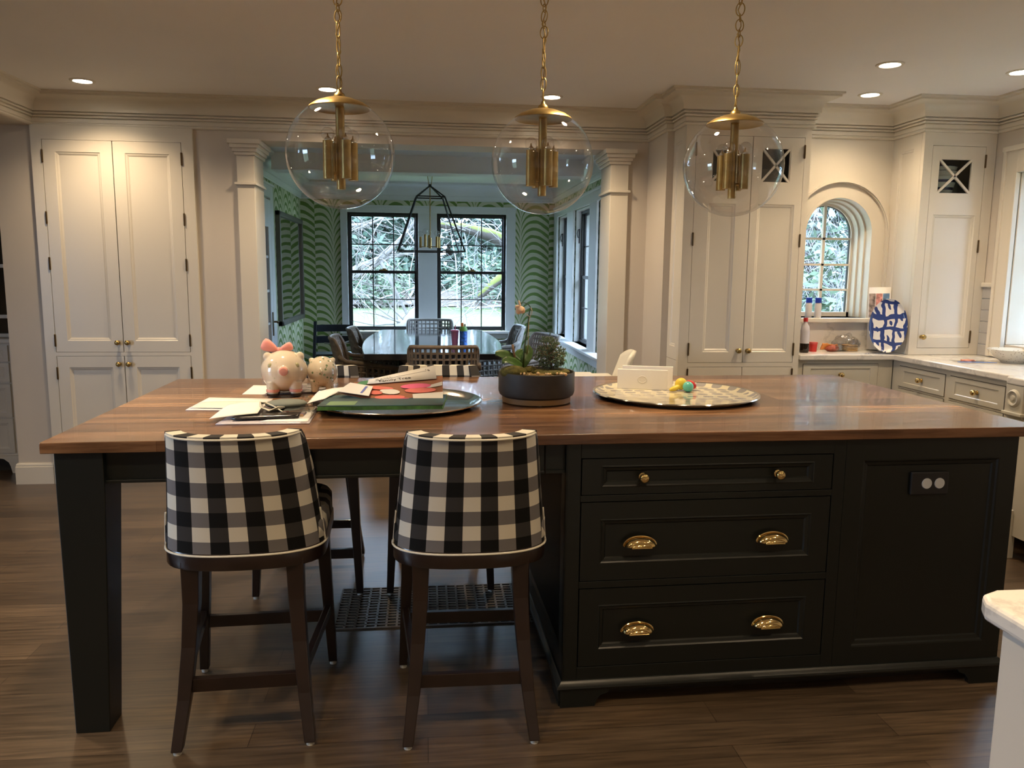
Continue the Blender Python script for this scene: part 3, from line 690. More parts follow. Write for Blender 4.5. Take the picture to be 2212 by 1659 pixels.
xdoor(c0, cm-.002, .868, 2.231, 1.712, 1.888, 1.962, 2.155, Mx, root, 1.928, .942, c0-.001, (.95, 1.62, 2.15))
xdoor(cm+.002, c1, .868, 2.231, 2.02, 2.205, 1.962, 2.170, Mx, root, 1.990, .942, c1+.001, (.95, 1.62, 2.15))
for u0, u1 in ((c0, cm-.002), (cm+.002, c1)):
    d = panel_mb(MB(), Mx, u0, u1, .102, .838, rail=.07).build('door', M['cab'], root, world=True)
    hinge(d, Mx @ Vector((u0-.001 if u0 < 1.9 else u1+.001, -.004, .79)), (0, -1, 0))
for i, (bx_, bz, r, n) in enumerate(((2.115, 1.942, .075, 4), (1.78, 1.942, .07, 3))):
    for k in range(n):
        z = bz+k*.026
        b = MB().lathe([(0, 0), (r*.5, 0), (r*.55, .008), (r*.85, .02), (r, .032), (r*.96, .032), (r*.8, .022), (r*.5, .012), (0, .01)], n=24).build('bowl', mat('grey_green_stoneware', (.14, .14, .11), .3) if (i+k) == 0 else bpy.data.materials['grey_green_stoneware'], smooth=50)
        b.location = (bx_, YF+.13, z)
        pos = ('bottom', 'second', 'third', 'top')[k] if n == 4 else ('bottom', 'middle', 'top')[k]
        tag(b, 'grey-green bowl, %s of the stack behind the %s glass door of the tall cabinet' % (pos, 'right' if i == 0 else 'left'), 'bowl', 'stoneware bowls in the tall cabinet')
# ================================================================ right corner upper cabinet
root = thing('corner_cabinet', 'narrow cream cabinet with one X-muntin glass door standing on the right marble counter', 'cabinet', (3.29, YT, .914))
Mx = frame_M((0, YT, 0), (1, 0, 0), (0, -1, 0)); c0, c1 = 3.108, 3.458
m = MB()
for a in ((XT0, c0-.002, 0, .03, .916, 2.29), (c1+.002, XT1, 0, .03, .916, 2.29), (c0-.002, c1+.002, 0, .03, 2.208, 2.29), (c0-.002, c1+.002, 0, .03, .916, .958)): m.box(*a, Mx)
m.build('face_frame', M['cab'], root, world=True)
m = MB(); m.box(XT0+.02, XT1, .03, .045, .93, 1.88, Mx).box(XT0+.02, XT1, .30, .31, 1.86, 2.29, Mx).box(XT0+.02, XT1, .03, .31, 1.865, 1.875, Mx).box(XT1-.02, XT1, .03, .31, 1.86, 2.29, Mx).box(XT0+.02, XT0+.03, .03, .3, 1.86, 2.29, Mx)
m.build('carcass', bpy.data.materials['taupe_cabinet_inside'], root, world=True)
Ms = frame_M((XT0, YA, 0), (0, -1, 0), (-1, 0, 0))
panel_mb(MB(), Ms, 0, YA-YT-.031, .916, 2.29, t=.02, rail=.09, stile=.075).build('side_panel', M['cab'], root, world=True)
xdoor(c0, c1, .960, 2.206, 3.148+.005, 3.148+.23, 1.918, 2.132, Mx, root, 3.13, 1.03, c1+.001, (1.03, 1.60, 2.12))
r = .105; b = MB().lathe([(0, 0), (r*.55, 0), (r*.6, .01), (r*.82, .06), (r*.96, .12), (r, .15), (r*1.03, .155), (r*1.03, .162), (r*.95, .162), (r*.78, .06), (r*.5, .02), (0, .015)], n=40).build('mixing_bowl', M['stripebowl'], smooth=40)
b.location = (3.26, YT+.16, 1.876)
tag(b, 'cream mixing bowl with navy bands behind the glass of the corner cabinet', 'bowl')
for k in range(2):
    rr = .108+.0*k; b = MB().lathe([(rr*.90, 0), (rr, .028), (rr*1.01, .032), (rr*.94, .032), (rr*.86, .004)], n=40).build('mixing_bowl', M['stripebowl'], smooth=40)
    b.location = (3.26, YT+.16, 2.040+.026*k)
    tag(b, ('lower', 'upper')[k]+' cream bowl with a navy band nested in the stack of the corner cabinet', 'bowl', 'nested bowls in the corner cabinet')
# ================================================================ counters and base cabinets
ob = MB(); CT = .914
poly = [(2.34, 4.72), (2.965, 4.72), (2.965, 3.67), (2.915, 3.66), (2.915, 1.9), (XR-.005, 1.9), (XR-.005, YT), (XR-.005, YA-.005), (2.34, YA-.005)]
tag(MB().prism(poly, CT-.036, CT).build('marble_counter', M['marble'], bevel=.007, seg=3), 'white marble L-shaped counter running under the arched window and along the right wall', 'counter')
root = thing('base_cabinet', 'greige base cabinet with one wide drawer under the arched window', 'cabinet', (2.65, 4.75, 0))
Mx = frame_M((0, 4.745, 0), (1, 0, 0), (0, -1, 0))
MB().box(2.34, 2.98, .0, .25, .10, CT-.037, Mx).build('carcass', M['base'], root, world=True)
gapring(Mx, 2.378, 2.879, .695, .851, .003, M['gap'], root); gapring(Mx, 2.378, 2.879, .13, .685, .003, M['gap'], root)
d = panel_mb(MB(), Mx, 2.378, 2.879, .695, .851, t=.015, rail=.028, stile=.05, steps=[(0, 0), (.006, -.007), (.012, -.007), (.022, -.014)])
for v in d.v: v.y -= .004
d = d.build('drawer', M['base'], root, world=True); knob(d, (2.626, 4.74, .785), (0, -1, 0), M['brassp'], .0165)
d = panel_mb(MB(), Mx, 2.378, 2.879, .13, .685, t=.015, rail=.05)
for v in d.v: v.y -= .004
d.build('door', M['base'], root, world=True)
root = thing('base_cabinet', 'greige base cabinet run with two small drawers side by side along the right wall', 'cabinet', (3.0, 4.2, 0))
Mx = frame_M((2.985, 4.745, 0), (0, -1, 0), (-1, 0, 0))
MB().box(0, 1.05, 0, .50, .10, CT-.037, Mx).build('carcass', M['base'], root, world=True)
for u0, u1, kn in ((.075, .52, 4.439), (.565, 1.0, 3.95)):
    gapring(Mx, u0, u1, .722, .848, .003, M['gap'], root); gapring(Mx, u0, u1, .125, .705, .003, M['gap'], root)
    d = panel_mb(MB(), Mx, u0, u1, .722, .848, t=.015, rail=.026, stile=.045, steps=[(0, 0), (.006, -.006), (.012, -.006), (.02, -.013)])
    for v in d.v: v.x -= .004
    d = d.build('drawer', M['base'], root, world=True); knob(d, (2.981, kn, .786), (-1, 0, 0), M['brassp'], .0165)
    d = panel_mb(MB(), Mx, u0, u1, .125, .705, t=.015, rail=.04)
    for v in d.v: v.x -= .004
    d = d.build('drawer', M['base'], root, world=True); knob(d, (2.981, kn, .64), (-1, 0, 0), M['brassp'], .0165)
# turned pilaster with rosette + sink run
root = thing('base_cabinet', 'greige sink cabinet with a carved rosette pilaster at the right edge', 'cabinet', (2.96, 3.5, 0))
MB().box(2.93, XR-.02, 1.95, 3.66, .12, CT-.037).build('carcass', M['base'], root, world=True)
m = MB(); m.box(2.918, 2.94, 3.54, 3.66, .74, CT-.037).box(2.905, 2.94, 3.53, 3.665, .725, .742)
m.loft([[(2.912+.02*i, 3.535+.01*i, .725-.02*i), (2.94, 3.535+.01*i, .725-.02*i), (2.94, 3.66-.01*i, .725-.02*i), (2.912+.02*i, 3.66-.01*i, .725-.02*i)] for i in (0, .5, 1)])
m.box(2.915, 2.95, 3.535, 3.66, .685, .703).box(2.93, 2.95, 3.55, 3.65, .25, .69).box(2.918, 2.95, 3.54, 3.66, .0, .25)
m.build('pilaster', M['base'], root, world=True, bevel=.003)
T = Matrix.Translation((2.918, 3.60, .812)) @ Matrix.Rotation(radians(-90), 4, 'Y')
MB().lathe([(0, .012), (.012, .011), (.016, .004), (.026, .003), (.030, .010), (.036, .012), (.042, .006), (.044, 0)], n=36, M=T).build('rosette', M['base'], root, smooth=40, world=True)
# foreground right counter
root = thing('foreground_cabinet', 'cream cabinet end cut by the bottom right corner, under the nearest counter', 'cabinet', (1.2, .7, 0))
fa = radians(4)
MB().box(.878, 1.75, -.3, 1.06, 0, CT-.034).build('carcass', M['cab'], root, world=True, bevel=.003)
poly = [(.858, -.3), (.858, 1.075), (.874, 1.105), (.908, 1.12), (1.75, 1.12), (1.75, -.3)]
tag(MB().prism(poly, CT-.033, CT).build('marble_counter', M['marble'], bevel=.009, seg=3), 'cream marble counter corner nearest the camera at the bottom right', 'counter')
# ================================================================ ISLAND
IA = .0160206
isl = thing('kitchen_island', 'long black-green kitchen island with corner legs and a drawer base, under the walnut top', 'kitchen island', (0, 2.4, 0), IA)
def I(m, name, mt, parent=None, **k): return m.build(name, mt, parent or isl, **k)   # island-local coordinates
FY = -.018; BYL = 1.20
top = MB().box(-1.104, 2.062, -.038, 1.330, .8807, .914).build('worktop', M['walnut'], bevel=.003)
top.location = (0, 2.4, 0); top.rotation_euler = (0, 0, IA)
tag(top, 'walnut plank worktop covering the whole island', 'worktop')
mp = frame_M((0, FY, 0), (1, 0, 0), (0, -1, 0))
def leg(x, y, s=.135, e=.10):
    m = MB(); c = (s-e)/2
    m.loft([[(x+a*w, y+b*w, z) for a, b in ((0, 0), (1, 0), (1, 1), (0, 1))] for w, z in ((s, .8797), (s, .76))]+
           [[(x+(s-e)*o*(1)+a*e, y+(s-e)*o+b*e, 0) for a, b in ((0, 0), (1, 0), (1, 1), (0, 1))] for o in (.12,)])
    return I(m, 'leg', M['island'], bevel=.003)
leg(-1.075, FY); leg(-1.075, BYL-.1)
m = MB(); m.box(-.945, .37, FY+.022, FY+.045, .79, .8797).box(-.945, .37, FY+.012, FY+.045, .782, .792)
I(m, 'apron', M['island'], bevel=.002)
m = MB(); m.box(-1.055, -1.03, .11, BYL-.1, .785, .8797); I(m, 'apron', M['island'], bevel=.002)
m = MB(); m.box(-.945, .37, BYL-.02, BYL, .785, .8797); I(m, 'apron', M['island'], bevel=.002)
# drawer base
x0, x1 = .437, 1.99
m = MB()
D = ((.487, 1.328, .713, .829), (.487, 1.328, .427, .687), (.487, 1.328, .134, .399)); PR = (1.435, 1.936, .156, .808)
xs = [x0, .4855, 1.3295, 1.405, x1]
m.box(x0, .4845, FY, FY+.02, .08, .8797).box(1.3305, 1.372, FY, FY+.02, .08, .8797)
for a, b in ((.8315, .8797), (.6895, .7105), (.4015, .4245), (.08, .1315)): m.box(.4845, 1.3305, FY, FY+.02, a, b)
I(m, 'face_frame', M['island'], bevel=.0015)
m = MB(); panel_mb(m, mp, 1.3725, x1, .08, .8797, t=.02, rail=.072, stile=.062, steps=[(0, 0), (.005, -.001), (.009, -.006), (.020, -.008), (.024, -.013)])
I(m, 'end_panel', M['island'])
I(MB().box(x0+.003, x1-.003, FY+.021, 1.18, .09, .8797), 'carcass', M['island'])
mL = frame_M((x0-.0, 1.2, 0), (0, -1, 0), (-1, 0, 0))
m = MB(); panel_mb(m, mL, 0, 1.2-FY, .08, .8797, t=.004, rail=.08, stile=.07, steps=[(0, 0), (.006, -.001), (.02, -.003)]); I(m, 'side_panel', M['island'])
m = MB(); m.box(.375, x0, FY+.022, FY+.04, .79, .8797).box(.375, x0, FY+.015, FY+.04, .782, .792); I(m, 'apron_block', M['island'])
def drawer(u0, u1, v0, v1, rail, small):
    m = MB(); panel_mb(m, mp, u0+.0012, u1-.0012, v0, v1, t=.02, rail=rail, stile=.062, steps=[(0, 0), (.004, .0015), (.008, -.002), (.017, -.005), (.021, -.010)])
    d = I(m, 'drawer', M['island'])
    for kx in ((.684, 1.137) if small else (.681, 1.128)):
        z = .770 if small else (.556 if v0 > .4 else .265)
        if small: knob(d, (kx, FY, z), (0, -1, 0), M['brassp'], .0165, world=False)
        else:
            # cup pull : half-dome hood over a flange
            c = MB(); W_, H_, P_ = .053, .030, .026; n1, n2 = 20, 8
            def hood(u, v, s=1.0):
                th = pi*u; ph = pi/2*v
                return (kx-cos(th)*W_*s*cos(ph)**.7 if v < 1 else kx, FY-.010-P_*s*sin(ph)**.9*(1), z-.010+sin(th)*H_*s*max(.0, cos(ph))**.6)
            def hd(u, v, s=1.0):
                th = pi*u; a = 1-v
                return (kx-cos(th)*W_*s*(.62+.38*a), FY-.008-P_*s*(1-a*a)**.5, z-.012+sin(th)*H_*s*(.38+.62*a))
            c.grid(lambda u, v: hd(u, v), n1, n2)
            b = len(c.v); ring = [hd(i/n1, 1) for i in range(n1+1)]
            for p in ring: c.v.append(Vector(p))
            c.face([b+i for i in range(n1+1)])
            c.tube([hd(i/n1, 0) for i in range(n1+1)], .0035, 6)
            c.tube([(kx-W_, FY-.006, z-.013), (kx+W_, FY-.006, z-.013)], .003, 6)
            c.tube([(kx-W_*.62, FY-.008-P_, z-.013), (kx+W_*.62, FY-.008-P_, z-.013)], .0028, 6)
            cup = c.build('cup_pull', M['brassp'], d, smooth=50); cup.modifiers.new('t', 'SOLIDIFY').thickness = .0015
    return d
drawer(*D[0], .022, True); drawer(*D[1], .055, False); drawer(*D[2], .055, False)
# base moulding with bracket feet
def base_board(Mx, L):
    pts = [(0, .066), (0, 0), (.115, 0), (.122, .022), (.135, .038), (.155, .044), (.165, .056), (L-.165, .056), (L-.155, .044), (L-.135, .038), (L-.122, .022), (L-.115, 0), (L, 0), (L, .066)]
    m = MB(); m.prism(pts, 0, .02, Mx); return m
Mb = Matrix(((1, 0, 0, x0-.008), (0, 0, 1, FY-.012), (0, 1, 0, 0), (0, 0, 0, 1)))
I(base_board(Mb, x1-x0+.016), 'base_board', M['island'])
Mb = Matrix(((0, 0, 1, x0-.012), (1, 0, 0, FY), (0, 1, 0, 0), (0, 0, 0, 1)))
I(base_board(Mb, 1.2-FY), 'base_board', M['island'])
m = MB(); sweep([(x0, 1.2), (x0, FY), (x1, FY), (x1, 1.2)], [(-.002, .062), (.016, .062), (.020, .068), (.018, .075), (.010, .080), (.004, .088), (-.002, .09)], m)
for v in m.v: pass
I(m, 'base_moulding', M['island'], smooth=30)
I(MB().box(x0+.06, x1-.06, .05, 1.15, 0, .09), 'toe_kick', M['gap'])
# outlet plate
o = MB(); o.box(1.612, 1.748, FY+.001, FY+.013, .682, .762)
op = I(o, 'outlet_plate', M['blackm'], bevel=.005, seg=3)
for k in (0, 1):
    T = Matrix.Translation((1.668+.046*k, FY+.0015, .722)) @ Matrix.Rotation(radians(90), 4, 'X')
    MB().lathe([(0, .003), (.017, .003), (.0185, .001), (.0185, -.002), (0, -.002)], n=28, M=T).build('outlet_cover', M['socketface'], op, smooth=40)
# ================================================================ BAR STOOLS
def make_stool():
    t = thing('bar_stool', None, 'bar stool')
    ZS = .655
    def plan(th, z, off=0.0):
        k = (z-.58)/.375; a = .236-.042*k-off; b = .150-.02*k-off; yc = -.075-.085*k-.03*k*k
        cs, sn = cos(th), sin(th)
        e = .78
        return (a*(abs(sn)**e)*(1 if sn >= 0 else -1), yc-b*(abs(cs)**e))
    # back: outer skin with UVs in metres
    m = MB(); NU, NV = 36, 14
    def ztop(u):
        w = abs(2*u-1); return .955-(.0 if w < .74 else .27*((w-.74)/.26)**1.3)
    TH = radians(100)
    def P(u, v, off):
        z = .582+(ztop(u)-.582)*v; x, y = plan((2*u-1)*TH, z, off); z2 = z+.010*(2*u-1)**2*v
        return (x, y, z2)
    arc = [0]
    for i in range(NU):
        a, b = Vector(P(i/NU, .5, 0)), Vector(P((i+1)/NU, .5, 0)); arc.append(arc[-1]+(b-a).length)
    def A(u):
        x = u*NU; i = min(int(x), NU-1); return arc[i]+(arc[i+1]-arc[i])*(x-i)-arc[-1]/2
    def uvf(u, v): return (A(u)*1.0+.525, (.955-(.582+(ztop(u)-.582)*v))+.001)
    m.grid(lambda u, v: P(u, v, 0), NU, NV, uvf)
    m.grid(lambda u, v: P(u, v, .040), NU, NV, uvf)
    n1 = (NU+1)*(NV+1)
    ed = [i for i in range(NU+1)]+[j*(NU+1)+NU for j in range(1, NV+1)]+[NV*(NU+1)+i for i in range(NU-1, -1, -1)]+[j*(NU+1) for j in range(NV-1, 0, -1)]
    for a, b in zip(ed, ed[1:]+ed[:1]):
        def uq(i): return uvf((i % (NU+1))/NU, (i//(NU+1))/NV)
        m.face((a, b, b+n1, a+n1), [uq(a), uq(b), uq(b), uq(a)])
    m.build('backrest', M['check'], t, smooth=50, bevel=.006)
    # piping: top edge and bottom edge
    MB().tube([Vector(P(i/NU, 1, .004))+Vector((0, 0, -.008)) + Vector((0, -.005, 0)) for i in range(4, NU-3)], .0035, 6).build('piping', M['checkwhite'], t, smooth=True)
    MB().tube([Vector(P(0, j/NV, -.002)) for j in range(NV, 0, -1)]+[Vector(P(i/NU, 0, -.003)) for i in range(NU+1)]+[Vector(P(1, j/NV, -.002)) for j in range(1, NV+1)], .0035, 6).build('piping', M['checkwhite'], t, smooth=True)
    # seat cushion
    def rr(x0, x1, y0, y1, r, n=6):
        pts = []
        for cx, cy, a0 in ((x1-r, y0+r, -90), (x1-r, y1-r, 0), (x0+r, y1-r, 90), (x0+r, y0+r, 180)):
            for i in range(n+1): a = radians(a0+90*i/n); pts.append((cx+r*cos(a), cy+r*sin(a)))
        return pts
    def uring(k, z, hw=.236, y0=-.19, y1=.262):
        pts = rr(-hw+k, hw-k, y0+k, y1-k, .09); return [(x, y, z) for x, y in pts]
    c = MB(); c.loft([uring(.008, .590), uring(.0, .602), uring(0, .652), uring(.010, .670), uring(.04, .678), uring(.1, .682)])
    for i, f in enumerate(c.f): c.uv[i] = [(c.v[q].x*1+.5, c.v[q].y+c.v[q].z+.5) for q in f]
    c.build('seat_cushion', M['check'], t, smooth=50)
    # wooden seat rim
    r = MB(); N = 40
    def rim(off, z): return [(x, y, z) for x, y in [plan(-pi/2+pi*i/20, .59, off) for i in range(21)]]+[(x, y, z) for x, y in ((.234-off, .0), (.234-off, .22), (.20-off, .25-off), (-.20+off, .25-off), (-.234+off, .22), (-.234+off, 0))]
    r.loft([rim(.0, .537), rim(-.002, .542), rim(-.002, .583), rim(.0, .588)]); r.build('seat_frame', M['wood'], t, smooth=30)
    for s in (-1, 1):
        l = MB(); pts = [(s*.150, -.170, .56), (s*.152, -.175, .43), (s*.160, -.190, .30), (s*.173, -.222, .15), (s*.190, -.268, .012)]
        rings = []
        for (x, y, z), w in zip(pts, (.052, .046, .042, .038, .032)):
            rings.append([(x+a*w/2, y+b*w/2*1.05, z) for a, b in ((-1, -1), (1, -1), (1, 1), (-1, 1))])
        l.loft(rings); lg = l.build('leg', M['wood'], t, bevel=.003)
        MB().lathe([(0, 0), (.012, 0), (.012, .012), (0, .012)], (s*.190, -.268, 0), 12).build('foot_glide', M['foot'], lg)
        l = MB(); rings = []
        for (x, y, z), w in zip(((s*.196, .200, .56), (s*.208, .214, .3), (s*.222, .228, .012)), (.046, .038, .030)):
            rings.append([(x+a*w/2, y+b*w/2, z) for a, b in ((-1, -1), (1, -1), (1, 1), (-1, 1))])
        l.loft(rings); lg = l.build('leg', M['wood'], t, bevel=.003)
        MB().lathe([(0, 0), (.012, 0), (.012, .012), (0, .012)], (s*.222, .228, 0), 12).build('foot_glide', M['foot'], lg)
    zs = .20
    def st(a, b, h=.042, w=.022): MB().bar(a, b, w, h).build('stretcher', M['wood'], t, bevel=.002)
    st((-.165, -.212, zs-.015), (.165, -.212, zs-.015)); st((-.210, .220, zs-.01), (.210, .220, zs-.01))
    for s in (-1, 1): st((s*.17, -.205, zs+.01), (s*.213, .215, zs+.02), .034)
    return t
st0 = make_stool()
G = None
def put_stool(t, x, y, rz, lab):
    t.location = (x, y, 0); t.rotation_euler = (0, 0, rz); t['label'] = lab; MW[t.name] = Matrix.Translation((x, y, 0)) @ Matrix.Rotation(rz, 4, 'Z')
for k, (x, y, rz, lab) in enumerate(((.133, 2.468, radians(-.6), 'black-and-white buffalo check bar stool on the near side, beside the island drawers'),
        (-.553, 2.512, radians(2.4), 'black-and-white buffalo check bar stool on the near side, nearest the island corner leg'),
        (.060, 3.575, radians(180), 'buffalo check bar stool on the far side of the island, behind the family tree paper'),
        (-.515, 3.585, radians(180), 'buffalo check bar stool on the far side of the island, behind the piggy banks'))):
    o = st0 if k == 0 else copy_tree(st0)
    put_stool(o, x, y, rz, lab); o['group'] = 'buffalo check bar stools around the island'
# ================================================================ floor grille under the island
g = MB(); gx0, gx1, gy0, gy1 = -.372, .50, 3.02, 3.42; nx, ny = 21, 15
for i in range(nx+1): x = gx0+(gx1-gx0)*i/nx; g.box(x-.0045, x+.0045, gy0, gy1, .0005, .005)
for j in range(ny+1): y = gy0+(gy1-gy0)*j/ny; g.box(gx0, gx1, y-.004, y+.004, .0005, .005)
t = thing('floor_grille', 'brown metal air-return grille set in the wood floor under the island', 'vent', (.06, 3.22, 0))
MB().box(gx0-.004, gx1+.004, gy0-.004, gy1+.004, .0002, .0012).build('duct_opening', M['gap'], t, world=True)
g.build('grille', mat('bronze_grille', (.13, .10, .075), .5, .2), t, world=True)
# ================================================================ GLOBE PENDANTS
def pendant(loc, lab, seed, rz):
    t = thing('globe_pendant', lab, 'pendant light', loc, rz, 'glass globe pendants over the island'); R = .191
    rnd = random.Random(seed)
    n = 26; a0 = math.asin(.105/R)
    MB().lathe([(R*sin(a0+(pi-a0)*i/30) if i < 30 else 0, R*cos(a0+(pi-a0)*i/30)) for i in range(31)], n=64).build('glass_globe', M['globe'], t, smooth=True)
    MB().lathe([(0, .199), (.012, .199), (.018, .196), (.05, .189), (.085, .176), (.106, .162), (.109, .157), (.104, .155), (.09, .160), (0, .162)], n=48).build('cap', M['brass'], t, smooth=40)
    MB().lathe([(0, .224), (.006, .222), (.009, .212), (.016, .207), (.020, .200), (.020, .195), (0, .195)], n=20).build('finial', M['brass'], t, smooth=40)
    MB().lathe([(.0, .162), (.0158, .162), (.0158, -.122), (0, -.122)], n=20).build('center_stem', M['brass'], t, smooth=40)
    for k in range(4):
        a = pi/2*k; x, y = .047*cos(a), .047*sin(a)
        s = MB().lathe([(0, -.088), (.0178, -.088), (.0178, .043), (.0148, .043), (.0148, .036), (0, .036)], (x, y, 0), 20)
        s = s.build('candle_sleeve', M['brass'], t, smooth=40)
        MB().tube([(0, 0, -.068), (x, y, -.068)], .004, 8).tube([(x*.38, y*.38, -.068), (x*.6, y*.6, -.068)], .006, 8).build('arm', M['brass'], s)
        MB().ball((x, y, .066), .0235, 20, 14).build('bulb', M['bulb'], s, smooth=True)
        MB().lathe([(0, .038), (.011, .038), (.011, .052), (.004, .058), (.002, .068), (0, .068)], (x, y, 0), 10).build('bulb_base', M['silver'], s, smooth=True)
    # chain to the ceiling
    c = MB(); z = .222; top = CZ-loc[2]-.02; i = 0
    kinds = [(.010, .024)]*3+[(.009, .030), (.009, .030), (.015, .022), (.009, .014), (.016, .022), (.010, .014), (.016, .024), (.010, .014)]
    while z < top:
        hw, hh = kinds[i] if i < len(kinds) else ((.021, .021) if i % 2 == 0 else (.008, .014))
        ang = (pi/2 if i % 2 else 0)+rnd.uniform(-.5, .5)+.5; zc = z+hh-.003
        pts = [(hw*cos(2*pi*q/20)*cos(ang), hw*cos(2*pi*q/20)*sin(ang), zc+hh*sin(2*pi*q/20)) for q in range(20)]
        c.tube(pts, .0021, 6, closed=True); z = zc+hh-.005; i += 1
    c.build('chain', M['brass'], t, smooth=True)
    MB().tube([(0, 0, .21)]+[(.006*sin(q*1.7+seed), .006*cos(q*2.1), .23+(top-.23)*q/14) for q in range(15)], .0022, 6).build('cable', M['brass'], t, smooth=True)
    MB().lathe([(0, top-.004), (.02, top-.004), (.058, top+.008), (.062, top+.019), (0, top+.019)], n=32).build('ceiling_canopy', M['brass'], t, smooth=40)
pendant((-.297, 2.94, 1.819), 'clear glass globe pendant on a brass chain, leftmost of three, over the piggy banks', 1, .5)
pendant((.438, 3.02, 1.818), 'clear glass globe pendant on a brass chain, middle one, above the potted orchid', 2, .3)
pendant((1.192, 3.05, 1.826), 'clear glass globe pendant on a brass chain, rightmost, in front of the tall cabinet', 3, .8)
# ================================================================ DINING ROOM furniture
t = thing('dining_table', 'long black glossy boat-shaped dining table in front of the dining room windows', 'table', (.06, 7.75, 0))
pts = []
for i in range(13): y = -1.36+2.72*i/12; pts.append((.555+.09*(1-(y/1.36)**2), y))
pts += [(-x, y) for x, y in pts[::-1]]
MB().prism(pts, .70, .75).build('tabletop', M['dtable'], t, bevel=.004)
for y in (-.8, .8): MB().box(-.30, .30, y-.07, y+.07, .04, .70).box(-.36, .36, y-.12, y+.12, 0, .04).build('pedestal', M['dtable'], t, bevel=.004)
MB().box(-.05, .05, -.75, .75, .2, .28).build('stretcher', M['dtable'], t)
def make_wchair(wm):
    t = thing('wicker_armchair', None, 'chair')
    def sh(u, v, off=0):        # u 0..1 around the back, v up
        a = (u-.5)*pi*1.06; tp = .85
        z = .40+(.44)*v; k = v
        return (sin(a)*(.265-off)+.0, -.20-.10*k-(cos(a))*(.075-off*.5), z)
    NU, NV = 22, 11
    def lattice(fn, NU, NV, wu=.5, wv=.5):
        m = MB()
        for j in range(NV+1):
            pts = [fn(i/NU/2, j/NV) for i in range(NU*2+1)]
            m.tube(pts, .0095, 4)
        for i in range(NU+1):
            pts = [fn(i/NU, j/NV/2) for j in range(NV*2+1)]
            m.tube(pts, .0105, 4)
        return m
    def back(u, v):
        w = abs(2*u-1); vm = 1-(.0 if w < .7 else .22*((w-.7)/.3)**2)
        return sh(u, v*vm)
    lattice(back, 18, 9).build('backrest', wm, t)
    MB().tube([back(0, j/8) for j in range(9)]+[back(i/24, 1) for i in range(1, 24)]+[back(1, j/8) for j in range(8, -1, -1)], .016, 8).build('back_rim', wm, t, smooth=True)
    for s in (-1, 1):
        def side(u, v, s=s): return (s*(.265+.02*v), -.20+.44*u, .36+(.26-.04*u)*v)
        lattice(side, 9, 5).build('side_panel', wm, t)
        MB().tube([(s*.275, -.29, .70), (s*.283, -.22, .655), (s*.285, 0, .63), (s*.285, .22, .60), (s*.27, .26, .56), (s*.268, .27, .36)], .018, 8).build('armrest', wm, t, smooth=True)
        for y in (-.22, .24): MB().bar((s*.24, y, .36), (s*.25, y*1.06, 0), .035, w2=.026).build('leg', wm, t)
    MB().box(-.262, .262, -.22, .27, .34, .375).build('seat_base', wm, t, bevel=.008)
    MB().box(-.24, .24, -.20, .255, .377, .44).build('seat_cushion', M['cushion'], t, bevel=.02, seg=3)
    return t
wa = make_wchair(M['wicker']); wb = make_wchair(M['wickerg'])
ua = ub = False
for (x, y, rz, w, lab) in ((.135, 6.38, 0, 0, 'brown woven armchair at the near end of the dining table, back to the island'),
        (-.45, 6.97, -88, 0, 'brown woven armchair on the left side of the dining table, nearer the kitchen'),
        (-.40, 8.0, -90, 0, 'woven armchair on the left side of the dining table, nearer the windows'),
        (.05, 9.14, 180, 1, 'woven armchair at the window end of the dining table, only its top showing'),
        (.66, 8.35, 92, 1, 'grey woven armchair on the right of the dining table, farther from the kitchen'),
        (.80, 7.1, 108, 1, 'grey woven armchair on the right of the dining table, behind the orchid')):
    if w == 0: o = wa if not ua else copy_tree(wa); ua = True
    else: o = wb if not ub else copy_tree(wb); ub = True
    o.location = (x, y, 0); o.rotation_euler = (0, 0, radians(rz)); o['label'] = lab; o['group'] = 'woven armchairs around the dining table'
# navy adjustable high chair
t = thing('high_chair', 'dark navy ladder-backed wooden chair in the far left corner of the dining room', 'high chair', (-1.0, 8.75, 0), radians(8))
for s in (-1, 1):
    MB().bar((s*.19, .0, .86), (s*.235, .30*-1, 0.02), .032, .055, up=(0, 1, 0)).build('side_post', M['navy'], t, bevel=.004)
    MB().box(s*.235-.016, s*.235+.016, -.33, .16, 0, .03).build('floor_runner', M['navy'], t)
for z, y in ((.80, -.02), (.68, -.06)):
    m = MB(); m.grid(lambda u, v: (-.185+.37*u, y+.03*sin(pi*u), z-.045+.075*v), 10, 2); m.build('back_slat', M['navy'], t, solid=.012)
MB().box(-.19, .19, -.14, .16, .50, .52).build('seat', M['navy'], t, bevel=.004)
MB().box(-.20, .20, -.20, .10, .26, .28).build('footrest', M['navy'], t, bevel=.004)
m = MB(); m.tube([(.19, -.05, .66), (.10, -.13, .64), (-.0, -.16, .63), (-.1, -.13, .64)], .008, 8); m.build('tray_rail', M['foot'], t, smooth=True)
